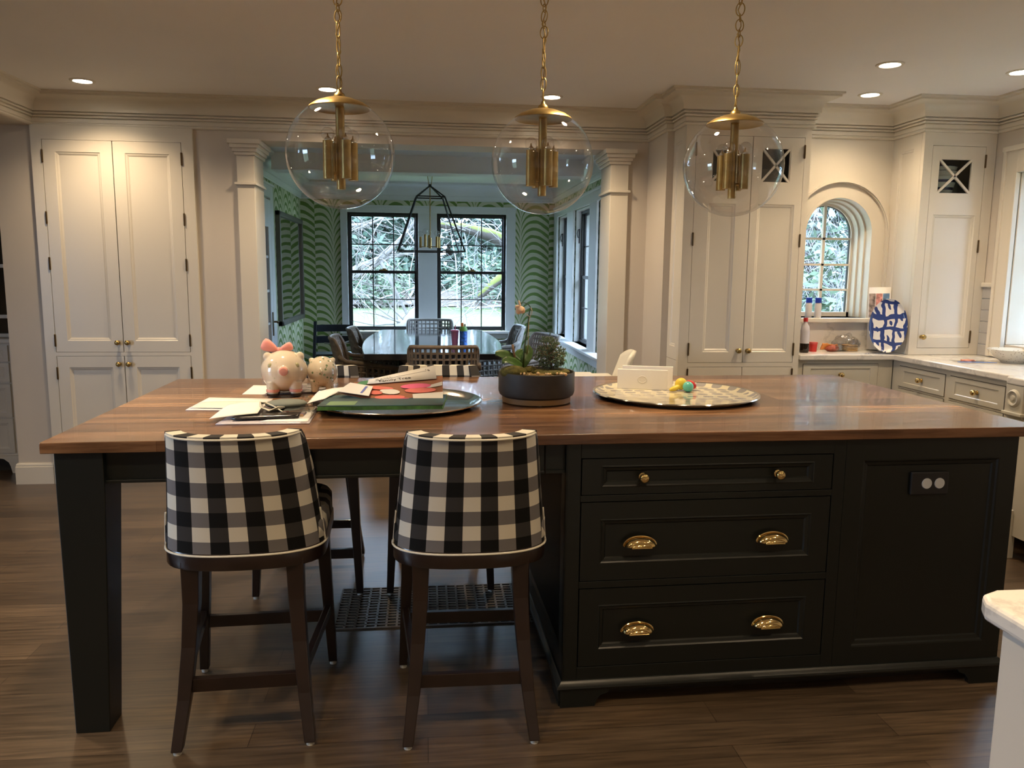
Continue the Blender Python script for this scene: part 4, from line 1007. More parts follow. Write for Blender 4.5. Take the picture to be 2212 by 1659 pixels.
# white high chair near the opening
t = thing('high_chair', 'white moulded plastic high chair behind the island, left of the envelope box', 'high chair', (1.06, 4.42, 0), radians(88))
m = MB(); prof = [(-.09, .58), (-.07, .75), (-.02, .80), (.0, .86), (.0, .93), (-.015, .965)]
m.grid(lambda u, v: ((u-.5)*2*(.135-.03*v*v), -.02-.11*v+.05*(2*u-1)**2, .60+.375*v*(1-.10*abs(2*u-1)**3)), 12, 12)
m.build('backrest', mat('white_moulded_plastic', (.74, .70, .60), .25), t, smooth=True, solid=.022)
wp = bpy.data.materials['white_moulded_plastic']
MB().box(-.15, .15, -.03, .26, .56, .60).build('seat', wp, t, bevel=.015, seg=3)
MB().box(-.17, .17, .09, .30, .808, .828).box(-.17, .17, -.02, .09, .80, .82).build('tray', wp, t, bevel=.008, seg=3)
for sx in (-1, 1):
    MB().bar((sx*.15, .0, .60), (sx*.15, .06, .80), .02).build('tray_arm', wp, t, bevel=.004)
    for y0, y1 in ((.0, -.2), (.22, .34)): MB().tube([(sx*.12, y0, .57), (sx*.22, y1, .0)], [.02, .014], 10).build('leg', wp, t, smooth=40)
# chandelier
t = thing('lantern_chandelier', 'black open-frame lantern chandelier with brass candle sleeves over the dining table', 'chandelier', (.048, 7.86, 0), radians(4))
m = MB(); zt, zb, za = 2.122, 1.603, 2.232; a, b = .133, .312
def sq(r, z): return [(-r, -r*.8, z), (r, -r*.8, z), (r, r*.8, z), (-r, r*.8, z)]
A, B = sq(a, zt), sq(b, zb)
for q in range(4):
    m.bar(A[q], A[(q+1) % 4], .011).bar(B[q], B[(q+1) % 4], .011).bar(A[q], B[q], .011).bar((0, 0, za), A[q], .011)
m.ball((0, 0, za), .016, 10, 8); m.build('cage', M['blackm'], t)
m = MB(); m.tube([(0, 0, 1.64), (0, 0, za)], .0055, 8); m.lathe([(0, 1.635), (.014, 1.635), (.014, 1.735), (0, 1.735)], n=14)
br = m.build('stem', M['brass'], t, smooth=40)
m = MB(); m.tube([(-.030, 0, 2.37), (.030, 0, 2.37), (.012, 0, za+.01), (-.012, 0, za+.01)], .004, 6, closed=True); m.tube([(0, 0, 2.37), (0, 0, 2.45)], .006, 8); m.lathe([(0, 2.43), (.05, 2.43), (.055, 2.449), (0, 2.449)], n=24)
m.build('hanger', M['brass'], t)
for k in range(5):
    an = 2*pi*k/5+.35; x, y = .095*cos(an), .095*sin(an); h = .02*(k % 2)
    s = MB().lathe([(0, 1.64+h*.2), (.0125, 1.64+h*.2), (.0125, 1.745+h), (0, 1.745+h)], (x, y, 0), 14).build('candle_sleeve', M['brass'], t, smooth=40)
    MB().tube([(0, 0, 1.65), (x, y, 1.65)], .004, 6).build('arm', M['brass'], s)
    MB().ball((x, y, 1.775+h), .027, 16, 10).build('bulb', M['bulb'], s, smooth=True)
# mirror on the dining left wall
t = thing('wall_mirror', 'large silver-framed mirror on the palm wallpaper of the dining room left wall', 'mirror', (DL, 8.8, 1.42))
m = MB(); y0, y1, z0, z1 = 8.08, 9.56, .855, 1.99
m.box(DL, DL+.045, y0, y0+.05, z0, z1).box(DL, DL+.045, y1-.05, y1, z0, z1).box(DL, DL+.045, y0, y1, z0, z0+.05).box(DL, DL+.045, y0, y1, z1-.05, z1)
m.build('mirror_frame', mat('dull_silver_frame', (.16, .15, .13), .4, .6), t, world=True, bevel=.006)
MB().box(DL+.005, DL+.02, y0+.04, y1-.04, z0+.04, z1-.04).build('mirror_glass', M['mirror'], t, world=True)
# cup and bottle
t = thing('tumbler', 'pink clear plastic tumbler with a straw on the dining table', 'cup', (.262, 7.17, .75))
MB().lathe([(0, 0), (.026, 0), (.036, .135), (.034, .135), (.024, .004), (0, .004)], n=24).build('cup', M['pinkcup'], t, smooth=40)
MB().lathe([(0, .14), (.03, .142), (.04, .138), (.04, .130), (0, .132)], n=24).build('lid', mat('pink_lid', (.75, .22, .45), .3), t, smooth=40)
MB().tube([(0, 0, .01), (.004, 0, .185)], .004, 8).build('straw', bpy.data.materials['pink_lid'], t)
t = thing('water_bottle', 'blue printed kids water bottle with a green lid and orange spout on the dining table', 'bottle', (.338, 7.15, .75))
MB().lathe([(0, 0), (.034, 0), (.036, .01), (.034, .02), (.034, .13), (0, .13)], n=24).build('body', M['kidblue'], t, smooth=40)
MB().lathe([(0, .13), (.036, .13), (.036, .15), (.025, .172), (0, .175)], n=24).build('lid', M['kidgreen'], t, smooth=40)
MB().box(-.022, .002, -.012, .012, .165, .205).build('spout', M['kidorange'], t, bevel=.005); MB().box(.004, .022, -.01, .01, .165, .195).build('handle', M['foot'], t, bevel=.005)
window('window_8', (-4.25, 1.0, .7), (0, 1, 0), (1, 0, 0), 1.0, 1.4, 2, 2, mt=M['trim'], latch=False)
# ================================================================ THE GARDEN
GZ = -.55
struct('lawn', MB().grid(lambda u, v: (-60+130*u, 10.2+60*v, GZ+.25*noise.noise((u*9, v*9, 0))+(.9*max(0, v-.5))), 30, 24), M['lawn'])
bpy.data.objects['lawn']['kind'] = 'structure'
struct('lawn', MB().box(3.9, 60, -20, 10.2, GZ-.05, GZ).box(-60, -4.35, -20, 10.2, GZ-.05, GZ), M['lawn'])
def limb(mb, p, d, L, r, depth, rnd, kids=3, droop=.0, wig=.25, seg=6, r_end=.35):
    pts = [Vector(p)]; d = Vector(d).normalized(); rs = [r]
    for i in range(seg):
        d = (d+Vector((rnd.uniform(-wig, wig), rnd.uniform(-wig, wig), rnd.uniform(-wig, wig)-droop))).normalized()
        pts.append(pts[-1]+d*L/seg); rs.append(r*(1-(1-r_end)*(i+1)/seg))
    mb.tube(pts, rs, 5 if r < .03 else 8, caps=False)
    if depth:
        for k in range(kids):
            i = rnd.randint(1, seg); q = pts[i]; a = Vector((rnd.uniform(-1, 1), rnd.uniform(-.7, .7), rnd.uniform(-.6, .8)))
            limb(mb, q, (d*.6+a), L*rnd.uniform(.4, .7), rs[i]*.55, depth-1, rnd, kids, droop, wig*1.1, max(3, seg-1), .3)
def foliage(n, c, rad, size, rnd, cone=False):
    m = MB(); c = Vector(c)
    for _ in range(n):
        while True:
            q = Vector((rnd.uniform(-1, 1), rnd.uniform(-1, 1), rnd.uniform(-1, 1)))
            if cone:
                if q.xy.length < (1-q.z)*.5+.04: break
            elif .45 < q.length < 1: break
        clump = .25*noise.noise(q*3.1)
        p = c+Vector((q.x*rad[0], q.y*rad[1], q.z*rad[2]))*(1+clump)
        a = Vector((rnd.gauss(0, 1), rnd.gauss(0, 1), rnd.gauss(0, .5))).normalized()*size*rnd.uniform(.5, 1.4); b = a.cross(Vector((rnd.gauss(0, 1), rnd.gauss(0, 1), rnd.gauss(0, 1)))).normalized()*size*.35
        m.add([p-a, p+b, p+a, p-b], [(0, 1, 2, 3)])
    return m
def evergreen(x, y, h, w, label, seed, mt='ever', n=3200, size=.45, cone=True, z=GZ):
    rnd = random.Random(seed); t = thing('evergreen_tree', label, 'tree', (x, y, z), group='evergreens beyond the lawn')
    foliage(n, (0, 0, h*.52), (w, w, h*.5), size, rnd, cone).build('foliage', M[mt], t, fix=False)
    MB().tube([(0, 0, 0), (.05, 0, h*.5), (0, 0, h*.9)], [.22, .14, .04], 8).build('trunk', M['darktrunk'], t, smooth=True)
    return t
for i, (x, y, h, w, mt) in enumerate(((-11, 40, 15, 5, 'ever'), (-6.2, 44, 17, 5, 'ever'), (-2.6, 38, 11, 3.8, 'ever'), (1.4, 45, 16, 5.5, 'ever'), (5.4, 39, 13, 4.5, 'ever'), (10, 42, 16, 5.5, 'ever'), (15.5, 38, 15, 5.5, 'ever'), (-17, 42, 16, 6, 'ever'),
                                  (21, 33, 15, 6, 'ever'), (27, 27, 15, 6, 'ever'), (-8.6, 36, 10, 3.5, 'ever'), (8, 47, 18, 6, 'ever'))):
    evergreen(x*1.15, y+9, h*1.25, w*1.2, 'dark evergreen standing beyond the lawn behind the bare branches', 40+i, mt, cone=True)
for i, (x, y, h, w) in enumerate(((-5.0, 33, 2.8, 2.2), (-1.9, 31, 2.2, 1.8), (2.6, 32, 2.6, 2.2), (6.5, 31, 3, 2.5), (-9, 33, 3, 2.4), (4.6, 28, 2.0, 1.6))):
    rnd = random.Random(80+i); x, y = x*1.3, y+10; t = thing('garden_shrub', 'pale green loose shrub at the far edge of the lawn', 'shrub', (x, y, GZ+.25), group='shrubs at the lawn edge')
    foliage(1200, (0, 0, h*.5), (w, w*.8, h*.55), .16, rnd).build('foliage', M['ever2'], t, fix=False)
# brush line at the lawn edge
rnd = random.Random(5); m = MB()
for i in range(70):
    x = rnd.uniform(-14, 16); y = rnd.uniform(39, 42); limb(m, (x, y, GZ+.1+rnd.uniform(0, .5)), (rnd.uniform(-1, 1), rnd.uniform(-.2, .2), rnd.uniform(-.1, .35)), rnd.uniform(1.2, 4), rnd.uniform(.02, .07), 1, rnd, 3)
tag(m.build('brush_pile', M['twig'], fix=False), 'long heap of pale fallen branches along the far lawn edge', 'brush', kind='stuff')
m = MB().grid(lambda u, v: (-22+48*u, 41.5+9*v, GZ+.2+1.5*v+.5*noise.noise((u*22, v*5, 3))), 60, 10)
tag(m.build('leaf_litter', M['leaflitter'], smooth=True), 'brown leaf litter bank behind the lawn', 'leaf litter', kind='stuff')
# bare trees close to the windows
t = thing('mossy_tree', 'mossy old tree reaching over the lawn outside the right dining room window', 'tree', (4.2, 17.5, GZ))
rnd = random.Random(11); m = MB(); m.tube([(0, 0, 0), (-.05, 0, 2.2), (-.4, 0, 4.2), (-.3, 0, 7)], [.42, .34, .30, .2], 12)
W0 = Vector((4.2, 17.5, GZ))
pA = [at(1200, 560, 'Y', 17.4), at(1100, 527, 'Y', 17.2), at(1060, 508, 'Y', 17), at(1000, 492, 'Y', 16.8), at(930, 484, 'Y', 16.6)]
pB = [at(1180, 590, 'Y', 17.2), at(1095, 590, 'Y', 17), at(1060, 618, 'Y', 16.8), at(1030, 648, 'Y', 16.6)]
m.tube([p-W0 for p in pA], [.20, .16, .14, .10, .05], 10).tube([p-W0 for p in pB], [.14, .12, .09, .06], 8)
m.build('trunk', M['mossbark'], t, smooth=True, fix=False)
m = MB()
for p in pA+pB:
    for k in range(4): limb(m, p-W0, (rnd.uniform(-1, .6), rnd.uniform(-.5, .5), rnd.uniform(-.6, .8)), rnd.uniform(1.2, 2.4), .014, 2, rnd, 3, droop=.04)
m.build('twigs', M['twig'], t, fix=False)
t = thing('bare_tree', 'pale leafless tree with arching branches outside the left dining room window', 'tree', (-2.9, 16.5, GZ))
W0 = Vector((-2.9, 16.5, GZ)); rnd = random.Random(3); m = MB(); m.tube([(0, 0, 0), (.1, 0, 2), (0, 0, 4), (.2, 0, 7)], [.3, .22, .18, .1], 10)
for pl, rr in (([(700, 640), (770, 580), (830, 555), (880, 500), (925, 440)], (.085, .07, .055, .04, .03)), ([(700, 610), (765, 602), (840, 556), (905, 545)], (.055, .045, .035, .02)),
               ([(690, 520), (760, 487), (800, 484), (830, 470)], (.06, .04, .03, .02)), ([(820, 560), (850, 620), (880, 680), (900, 712)], (.05, .035, .03, .02))):
    ps = [at(a, b, 'Y', 16.2)-W0 for a, b in pl]; m.tube(ps, rr[:len(ps)], 8)
    for p in ps:
        for k in range(3): limb(m, p, (rnd.uniform(-.6, 1), rnd.uniform(-.5, .5), rnd.uniform(-.6, .8)), rnd.uniform(1, 2.4), .014, 2, rnd, 3, droop=.03)
m.build('branches', M['trunk'], t, smooth=True, fix=False)
t = thing('fallen_limb', 'thick broken pale limb leaning on the grass below the left dining room window', 'branch', at(880, 700, 'Y', 14))
m = MB(); W0 = at(880, 700, 'Y', 14); m.tube([at(845, 722, 'Y', 14)-W0, at(875, 700, 'Y', 14)-W0, at(905, 672, 'Y', 14.1)-W0], [.07, .10, .11], 8)
for k in range(6): limb(m, (rnd.uniform(-.3, .3), 0, 0), (rnd.uniform(-1, .4), 0, rnd.uniform(0, 1)), .9, .02, 1, rnd)
m.build('limb', M['trunk'], t, smooth=True, fix=False)
# thicket outside the arched and side windows
for i, (x, y) in enumerate(((5.4, 9.6), (6.3, 11.2), (4.3, 12.5), (6.2, 15), (8.2, 13.2))):
    rnd = random.Random(60+i); t = thing('twiggy_shrub', 'tall shrub of pale crossing canes outside the arched kitchen window', 'shrub', (x, y, GZ), group='shrubs outside the arched window')
    m = MB()
    for k in range(20): limb(m, (rnd.uniform(-.9, .9), rnd.uniform(-.5, .5), 0), (rnd.uniform(-.5, .5), rnd.uniform(-.4, .4), 1), rnd.uniform(2.6, 4.4), .012, 2, rnd, 3, wig=.3)
    m.build('canes', M['twig'], t, fix=False)
    foliage(900, (0, .5, 1.4), (1.5, .6, 1.5), .09, rnd).build('foliage', M['ever2'], t, fix=False)
for i, (x, y) in enumerate(((8.5, 17), (12.5, 17.5), (11, 21), (15, 12), (7.2, 21))):
    t = evergreen(x, y, 9, 4, 'dark evergreen behind the twiggy shrubs outside the arched window', 90+i, cone=False, n=2600, size=.3); t['group'] = 'evergreens outside the arched window'
# ================================================================ THINGS ON THE ISLAND
T0 = .914
def quad_sheet(name, label, cat, pts, mt, th=.0012, group=None, nu=8, nv=6, bend=0.0, parent=None, phase=0):
    """thin sheet through four 3-D corners (a,b,c,d) with a little curl"""
    a, b, c, d = [Vector(p) for p in pts]
    nrm = (b-a).cross(d-a).normalized()
    if nrm.z < 0 and abs(nrm.z) > .05: nrm = -nrm
    def fn(u, v): return (a*(1-u)+b*u)*(1-v)+(d*(1-u)+c*u)*v+nrm*bend*sin(pi*u+phase)*sin(pi*v*.5+.3)
    o = MB().grid(fn, nu, nv).build(name, mt, parent, smooth=True, solid=th, world=bool(parent))
    if label: tag(o, label, cat, group)
    return o
def Z(px, py, z=T0): return at(px, py, 'Z', z)
def Y(px, py, y): return at(px, py, 'Y', y)
# big pig
def pig(name, label, c, R, facing, mt, bands):
    t = thing(name, label, 'piggy bank', (c[0], c[1], T0), facing)
    rx, ry, rz, zc = R; m = MB(); m.ball((0, 0, zc), (rx, ry, rz), 36, 24)
    for s in (-1, 1): m.ball((s*rx*.66, -ry*.22, zc+rz*.66), (rx*.22, ry*.14, rz*.26), 16, 10, Matrix.Rotation(s*.6, 4, 'Y'))
    for sx in (-1, 1):
        for sy in (-1, 1): m.lathe([(0, .004), (rx*.23, .004), (rx*.25, .02), (rx*.30, zc-rz*.45), (0, zc-rz*.4)], (sx*rx*.48, sy*ry*.5, .001), 20)
    m.lathe([(0, 0), (rx*.19, 0), (rx*.20, ry*.22), (0, ry*.22)], n=20, M=Matrix.Translation((0, -ry*.90, zc+rz*.10)) @ Matrix.Rotation(radians(90), 4, 'X'))
    body = m.build('body', mt, t, remesh=.0032)
    T = Matrix.Translation((0, -ry*1.02, zc+rz*.10)) @ Matrix.Rotation(radians(90), 4, 'X')
    MB().lathe([(0, .026*rx/.09), (rx*.15, .024*rx/.09), (rx*.19, .018*rx/.09), (rx*.195, 0), (0, 0)], n=28, M=T).build('snout', M['pink'] if bands else mt, t, smooth=40)
    if bands:
        for sx in (-1, 1):
            for sy in (-1, 1):
                p = (sx*rx*.48, sy*ry*.5, 0)
                MB().lathe([(0, 0), (rx*.25, 0), (rx*.275, .004), (rx*.275, .010), (0, .010)], p, 24).build('hoof', M['black'], t, smooth=40)
                MB().lathe([(rx*.27, .016), (rx*.285, .017), (rx*.285, .026), (rx*.27, .027)], p, 24).build('pink_band', M['pink'], t, smooth=40)
        for s in (-1, 1): MB().ball((s*rx*.55, -ry*.72, zc+rz*.32), (.010, .006, .011), 12, 8).build('eye', mat('pale_green_flower_eye', (.40, .38, .22), .2) if s < 0 else bpy.data.materials['pale_green_flower_eye'], t, smooth=True)
    else:
        MB().tube([(.0, ry*.97, zc+.01), (.004, ry*1.12, zc+.02), (-.004, ry*1.16, zc+.008), (.0, ry*1.1, zc-.004)], .0035, 8).build('tail', mt, t, smooth=True)
    return t
zp = Y(615, 796, 3.2).z-T0
pb = Vector((Y(614, 800, 3.20).x, 3.20, 0))
PT = .006
pt = pig('piggy_bank', 'large round cream piggy bank with pink snout and pink bow', (pb.x, pb.y), (.090, .084, .084, zp-PT-.008), radians(8), M['pigbig'], True); pt.location.z = T0+PT
tb = thing('ribbon_bow', 'pink fabric bow on the head of the larger piggy bank', 'bow', (pb.x-.018, pb.y-.005, T0+zp+.070), radians(8))
for s, wd, hh in ((-1, .068, .066), (1, .056, .046)):
    m = MB(); A = [(0, -.008), (s*wd*.45, -.012), (s*wd, .004+(.008 if s < 0 else 0)), (s*wd*.92, hh*.62), (s*wd*.62, hh), (s*wd*.25, hh*.52), (0, .014)]
    if s < 0: A = [(0, -.006), (-.04, -.004), (-.072, .006), (-.070, .022), (-.050, .064), (-.02, .034), (0, .012)]
    else: A = [(0, -.004), (.03, -.004), (.060, .002), (.056, .022), (.044, .043), (.020, .026), (0, .012)]
    c0 = Vector((s*.03, 0, .02)); rings = []
    for k, (sc, dy) in enumerate(((.55, -.017), (.92, -.010), (1, 0), (.92, .010), (.55, .017))):
        rings.append([(c0.x+(x-c0.x)*sc, dy, c0.z+(z-c0.z)*sc) for x, z in A])
    m.loft(rings); m.build('bow_loop', M['pinkrib'], tb, smooth=True, sub=1)
MB().ball((0, 0, .004), (.012, .014, .012), 14, 10).build('bow_knot', M['pinkrib'], tb, smooth=True)
z2 = Y(696, 803, 3.25).z-T0; p2 = Y(696, 803, 3.25)
pt = pig('piggy_bank', 'smaller cream piggy bank with green dots seen from behind', (p2.x, 3.25), (.060, .064, .064, z2-PT+.0), radians(184), M['pigdots'], False); pt.location.z = T0+PT
# flat mail and papers
quad_sheet('card_tray', 'clear-topped photo card lying under the two piggy banks', 'card', [Z(572, 853, T0+.003), Z(722, 846, T0+.003), Z(730, 828, T0+.003), Z(600, 830, T0+.003)], mat('photo_card_film', (.30, .26, .26), .12, noise=.7, nscale=25), .004)
quad_sheet('letter', 'white letter lying left of the large piggy bank', 'letter', [Z(523, 852), Z(575, 852), Z(590, 833), Z(548, 832)], M['white'], .0012)
quad_sheet('letter', 'stack of white letters, leftmost paper on the worktop', 'letter', [Z(401, 886, T0+.002), Z(560, 887, T0+.002), Z(590, 862, T0+.002), Z(452, 859, T0+.002)], M['white'], .003)
quad_sheet('letter', 'cream folded letter on top of the leftmost letters', 'letter', [Z(408, 881, T0+.006), Z(540, 883, T0+.006), Z(562, 868, T0+.008), Z(436, 869, T0+.006)], M['offwhite'], .0012, bend=.003)
quad_sheet('plastic_envelope', 'lilac and white mailer envelope closest to the island front edge', 'envelope', [Z(465, 917, T0+.002), Z(668, 915, T0+.002), Z(686, 886, T0+.002), Z(510, 890, T0+.002)], M['lilac'], .003)
quad_sheet('shipping_label', 'white printed label strip on the right of the lilac mailer', 'label', [Z(560, 911, T0+.005), Z(664, 911, T0+.005), Z(680, 889, T0+.005), Z(655, 889, T0+.005)], M['white'], .001)
quad_sheet('folder', 'black folder lying under the grey felt pouch', 'folder', [Z(500, 905, T0+.012), Z(645, 900, T0+.012), Z(660, 878, T0+.012), Z(540, 882, T0+.012)], M['black'], .008)
quad_sheet('envelope', 'white pointed envelope lifted over the black folder', 'envelope', [Z(452, 905, T0+.012), Z(556, 893, T0+.022), Z(573, 868, T0+.030), Z(492, 874, T0+.020)], M['white'], .0015, bend=.006)
pc = Z(612, 872, T0+.03)
t = thing('pouch', 'grey-green felt drawstring pouch among the papers', 'pouch', pc, radians(12))
m = MB(); m.ball((.01, 0, 0), (.072, .05, .016), 24, 12); m.build('bag', M['greybag'], t, smooth=True)
m = MB()
for k in range(3): m.tube([(-.062, -.01+.008*k, .006), (-.078, -.02, .012-.004*k), (-.075, -.04, -.004), (-.05, -.062-.01*k, -.010), (-.02, -.066, -.008+.004*k), (.002, -.05, -.004)], .0028, 6)
m.tube([(-.060, -.012, .008), (-.03, -.05, -.002), (-.01, -.085, -.012), (.012, -.105, -.018)], .0026, 6)
m.build('drawstring', M['cord'], t, smooth=True)
t = thing('paint_box', 'clear plastic box of colour sticks at the right end of the mailer', 'box', Z(645, 898, T0+.004), radians(-2))
MB().box(-.048, .052, -.055, .05, 0, .022).build('clear_box', M['plastic'], t, bevel=.003)
for k in range(6): MB().box(-.042, .02, -.03+.012*k, -.022+.012*k, .001, .009).build('colour_stick', mat('stick_%d' % k, ((.6, .35, .12), (.45, .2, .25), (.12, .25, .45), (.6, .5, .3), (.3, .15, .3), (.2, .45, .5))[k], .5), t)
# round silver platter on the left, book, cards
pc = Vector((-.108, 2.945, T0)); PRr = .318
t = thing('round_tray', 'round polished silver tray under the book and the family tree craft', 'tray', pc)
MB().lathe([(0, .004), (PRr*.84, .004), (PRr*.88, .010), (PRr*.93, .020), (PRr*.99, .023), (PRr, .021), (PRr*.99, .017), (PRr*.93, .013), (PRr*.88, .002), (PRr*.84, 0), (0, 0)], n=96).build('tray', M['silver'], t, smooth=35)
bz = T0+.026
b0, b1 = Z(684, 887, bz), Z(957, 884, bz); bd = Vector((0.02, .235, 0))
t = thing('picture_book', 'closed picture book with green painted cover lying on the silver tray', 'book', ((b0+b1)/2).to_tuple()[:2]+(bz,))
def slab(pts, z0, z1): return MB().prism([(p[0], p[1]) for p in pts], z0, z1)
slab([b0, b1, b1+bd, b0+bd], bz-.0, bz+.003).build('back_cover', M['bookedge'], t, world=True)
slab([b0+Vector((.003, .001, 0)), b1+Vector((-.003, .001, 0)), b1+bd, b0+bd], bz+.003, bz+.013).build('spine', M['bookedge'], t, world=True)
slab([b0, b1, b1+bd, b0+bd], bz+.013, bz+.016).build('front_cover', M['bookblue'], t, world=True, bevel=.001)
slab([b0+Vector((.03, .01, 0)), b0+Vector((.125, .01, 0)), b0+Vector((.13, .09, 0)), b0+Vector((.035, .09, 0))], bz+.016, bz+.0168).build('cover_patch', mat('pale_green_patch', (.16, .27, .13), .5), t, world=True)
# family tree craft sheet
FA, FB, FC, FD = Y(852, 873, 2.80), Y(957, 868, 2.815), Y(955, 811, 3.02), Y(766, 826, 3.00)
FE = Y(736, 850, 2.90)
t = thing('family_tree_craft', 'brown paper family tree craft with pink leaves and a white title strip on the book', 'craft', tuple(FA))
def tri(name, pts, mt, th=.0014, off=0.0, par=t):
    m = MB(); m.add([Vector(p)+Vector((0, -.0012, .0012))*off for p in pts], [tuple(range(len(pts)))]); o = m.build(name, mt, par, solid=th, world=True, fix=False); return o
nF = (FB-FA).cross(FD-FA).normalized()
def onF(px, py, off=0.0):
    """point on the plane of the sheet seen at photo direction px,py"""
    d = CR*((px-1106)/CF) - CU*((py-829.5)/CF) + _f; o = Vector((0, 0, CH)); s = (FA-o).dot(nF)/d.dot(nF); n = nF if nF.y < 0 else -nF
    return o+d*s+n*off
tri('sheet', [onF(*p) for p in ((852, 874), (957, 872), (956, 812), (766, 826), (736, 850))], M['brownp'])
def blob(name, px, mt, off): return tri(name, [onF(x, y, off) for x, y in px], mt, .0008)
def oval(cx, cy, rx, ry, rot=0, n=16): return [(cx+rx*cos(2*pi*i/n)*cos(rot)-ry*sin(2*pi*i/n)*sin(rot), cy+rx*cos(2*pi*i/n)*sin(rot)+ry*sin(2*pi*i/n)*cos(rot)) for i in range(n)]
for px, mk in ((oval(898, 836, 33, 5.2, -.05), 'craftpink'), (oval(908, 845, 34, 5.5, -.03), 'coral'), (oval(818, 840, 32, 3.6, .05), 'coral'), (oval(842, 860, 33, 4.2, -.02), 'coral'), (oval(855, 867, 31, 4.4, -.10), 'craftpink'), (oval(812, 850, 15, 4.5, 0), 'coral'), (oval(788, 829, 16, 4.2, -.15), 'green'), (oval(842, 848, 22, 5.5, .05), 'offwhite')):
    blob('paper_leaf', px, M[mk], .004)
blob('white_patch', [(891, 853), (957, 848), (957, 868), (925, 873), (897, 873), (892, 860)], M['offwhite'], .003)
blob('white_patch', [(912, 838), (955, 826), (955, 834), (928, 839)], M['offwhite'], .003)
LA, LB, LC, LD = onF(793, 833, .006), onF(943, 821, .006), onF(939, 795, .012), onF(797, 824, .008)
ls = quad_sheet('title_strip', None, None, [LA, LB, LC, LD], M['offwhite'], .001, parent=t, nu=1, nv=1)
def text_on(body, a, b, up, size, mt, par, name='lettering', off=.0016):
    """flat lettering from a towards b"""
    cu = bpy.data.curves.new(name, 'FONT'); cu.body = body; cu.size = size; cu.extrude = .0002
    tmp = bpy.data.objects.new('tmp', cu); COL.objects.link(tmp); dg = bpy.context.evaluated_depsgraph_get(); dg.update()
    me = bpy.data.meshes.new_from_object(tmp.evaluated_get(dg)); bpy.data.objects.remove(tmp)
    x = (Vector(b)-Vector(a)).normalized(); up = Vector(up); n = x.cross(up).normalized(); y = n.cross(x)
    Mt = Matrix(((x.x, y.x, n.x, a[0]+n.x*off), (x.y, y.y, n.y, a[1]+n.y*off), (x.z, y.z, n.z, a[2]+n.z*off), (0, 0, 0, 1)))
    me.transform(Mt); me.materials.append(mt); o = link(bpy.data.objects.new(name, me)); o.parent = par
    o.matrix_parent_inverse = MW[par.name].inverted(); MW[o.name] = Matrix(); return o
def onL(u, v): return (LA*(1-u)+LB*u)*(1-v)+(LD*(1-u)+LC*u)*v
up = (LD+LC)/2-(LA+LB)/2
text_on('Family Tree', onL(.17, .10), onL(.82, .20), up, .026, M['ink'], ls)
text_on("'s", onL(.87, .62), onL(.97, .64), up, .026, M['ink'], ls)
text_on('M A I V I', onL(.12, .44), onL(.5, .66), up, .017, M['pencil'], ls)
m = MB(); a, b = onL(.10, .40), onL(.86, .66); n = (LB-LA).cross(up).normalized()*.0014
m.bar(a+n, b+n, .0006, .0008); m.build('title_rule', M['ink'], ls, world=True)
t = thing('gift_card', 'small white card with a blue stripe lying on the left of the family tree craft', 'card', tuple(onF(765, 848)))
cs = tri('card', [onF(x, y, .012) for x, y in ((729, 852), (797, 862), (806, 841), (757, 833))], M['white'], .0012, par=t)
tri('blue_stripe', [onF(x, y, .0135) for x, y in ((778, 856), (783, 856.5), (795, 842), (790, 841.5))], M['bluep'], .0004, par=t)
quad_sheet('envelope', 'white envelope leaning against the left edge of the silver tray', 'envelope', [Z(661, 873, T0+.026), Z(700, 862, T0+.045), Z(752, 836, T0+.050), Z(687, 846, T0+.032)], M['white'], .0012, bend=.004)
t = thing('plastic_bag', 'crumpled clear plastic wrapper between the papers and the silver tray', 'bag', tuple(Z(660, 868)))
m = MB(); ca = Z(655, 870, T0+.02); rnd = random.Random(9)
m.grid(lambda u, v: ca+Vector(((u-.5)*.15, (v-.5)*.20, .012*sin(u*9+v*4)+.014*noise.noise((u*6, v*6, 1)))), 16, 14); m.build('wrapper', M['plastic'], t, smooth=True, world=True)
# planter with orchid and juniper
pc = Vector((.425, 3.0, T0)); t = thing('planter', 'low round charcoal planter on a wooden base holding an orchid and a juniper', 'planter', pc)
PR_ = .147; PH = Y(1155, 811, 2.86).z-T0
MB().lathe([(0, .004), (PR_*.90, .004), (PR_*.90, .024), (0, .024)], n=64).build('wood_base', M['potwood'], t, smooth=40)
for a in range(3): MB().lathe([(0, 0), (.008, 0), (.008, .005), (0, .005)], (PR_*.7*cos(a*2.1+.5), PR_*.7*sin(a*2.1+.5), 0), 10).build('foot', M['foot'], t)
MB().lathe([(0, .0245), (PR_*.90, .0245), (PR_*.97, .032), (PR_, .045), (PR_, PH-.003), (PR_*.985, PH), (PR_*.955, PH-.002), (PR_*.95, PH-.02), (0, PH-.02)], n=72).build('pot', M['pot'], t, smooth=35)
so = MB(); so.grid(lambda u, v: (PR_*.945*v*cos(2*pi*u), PR_*.945*v*sin(2*pi*u), PH-.016+.014*(1-v**3)+.006*noise.noise((9*v*cos(2*pi*u), 9*v*sin(2*pi*u), 0))), 40, 10); so.build('soil', M['soil'], t, smooth=True)
for c, r in (((-.095, -.045, PH), (.052, .042, .026)), ((-.03, .01, PH), (.035, .03, .018)), ((.05, -.05, PH-.004), (.05, .03, .013)), ((.01, -.03, PH-.002), (.035, .03, .014)), ((.09, .0, PH-.004), (.04, .04, .012))):
    MB().ball(c, r, 24, 14).build('moss', M['moss'], t, smooth=True)
rnd = random.Random(4)
for k in range(16): MB().ball((rnd.uniform(-.11, .11), -.075-rnd.uniform(0, .045), PH-.001), rnd.uniform(.004, .007), 8, 6).build('pebble', M['bread'], t, smooth=True)
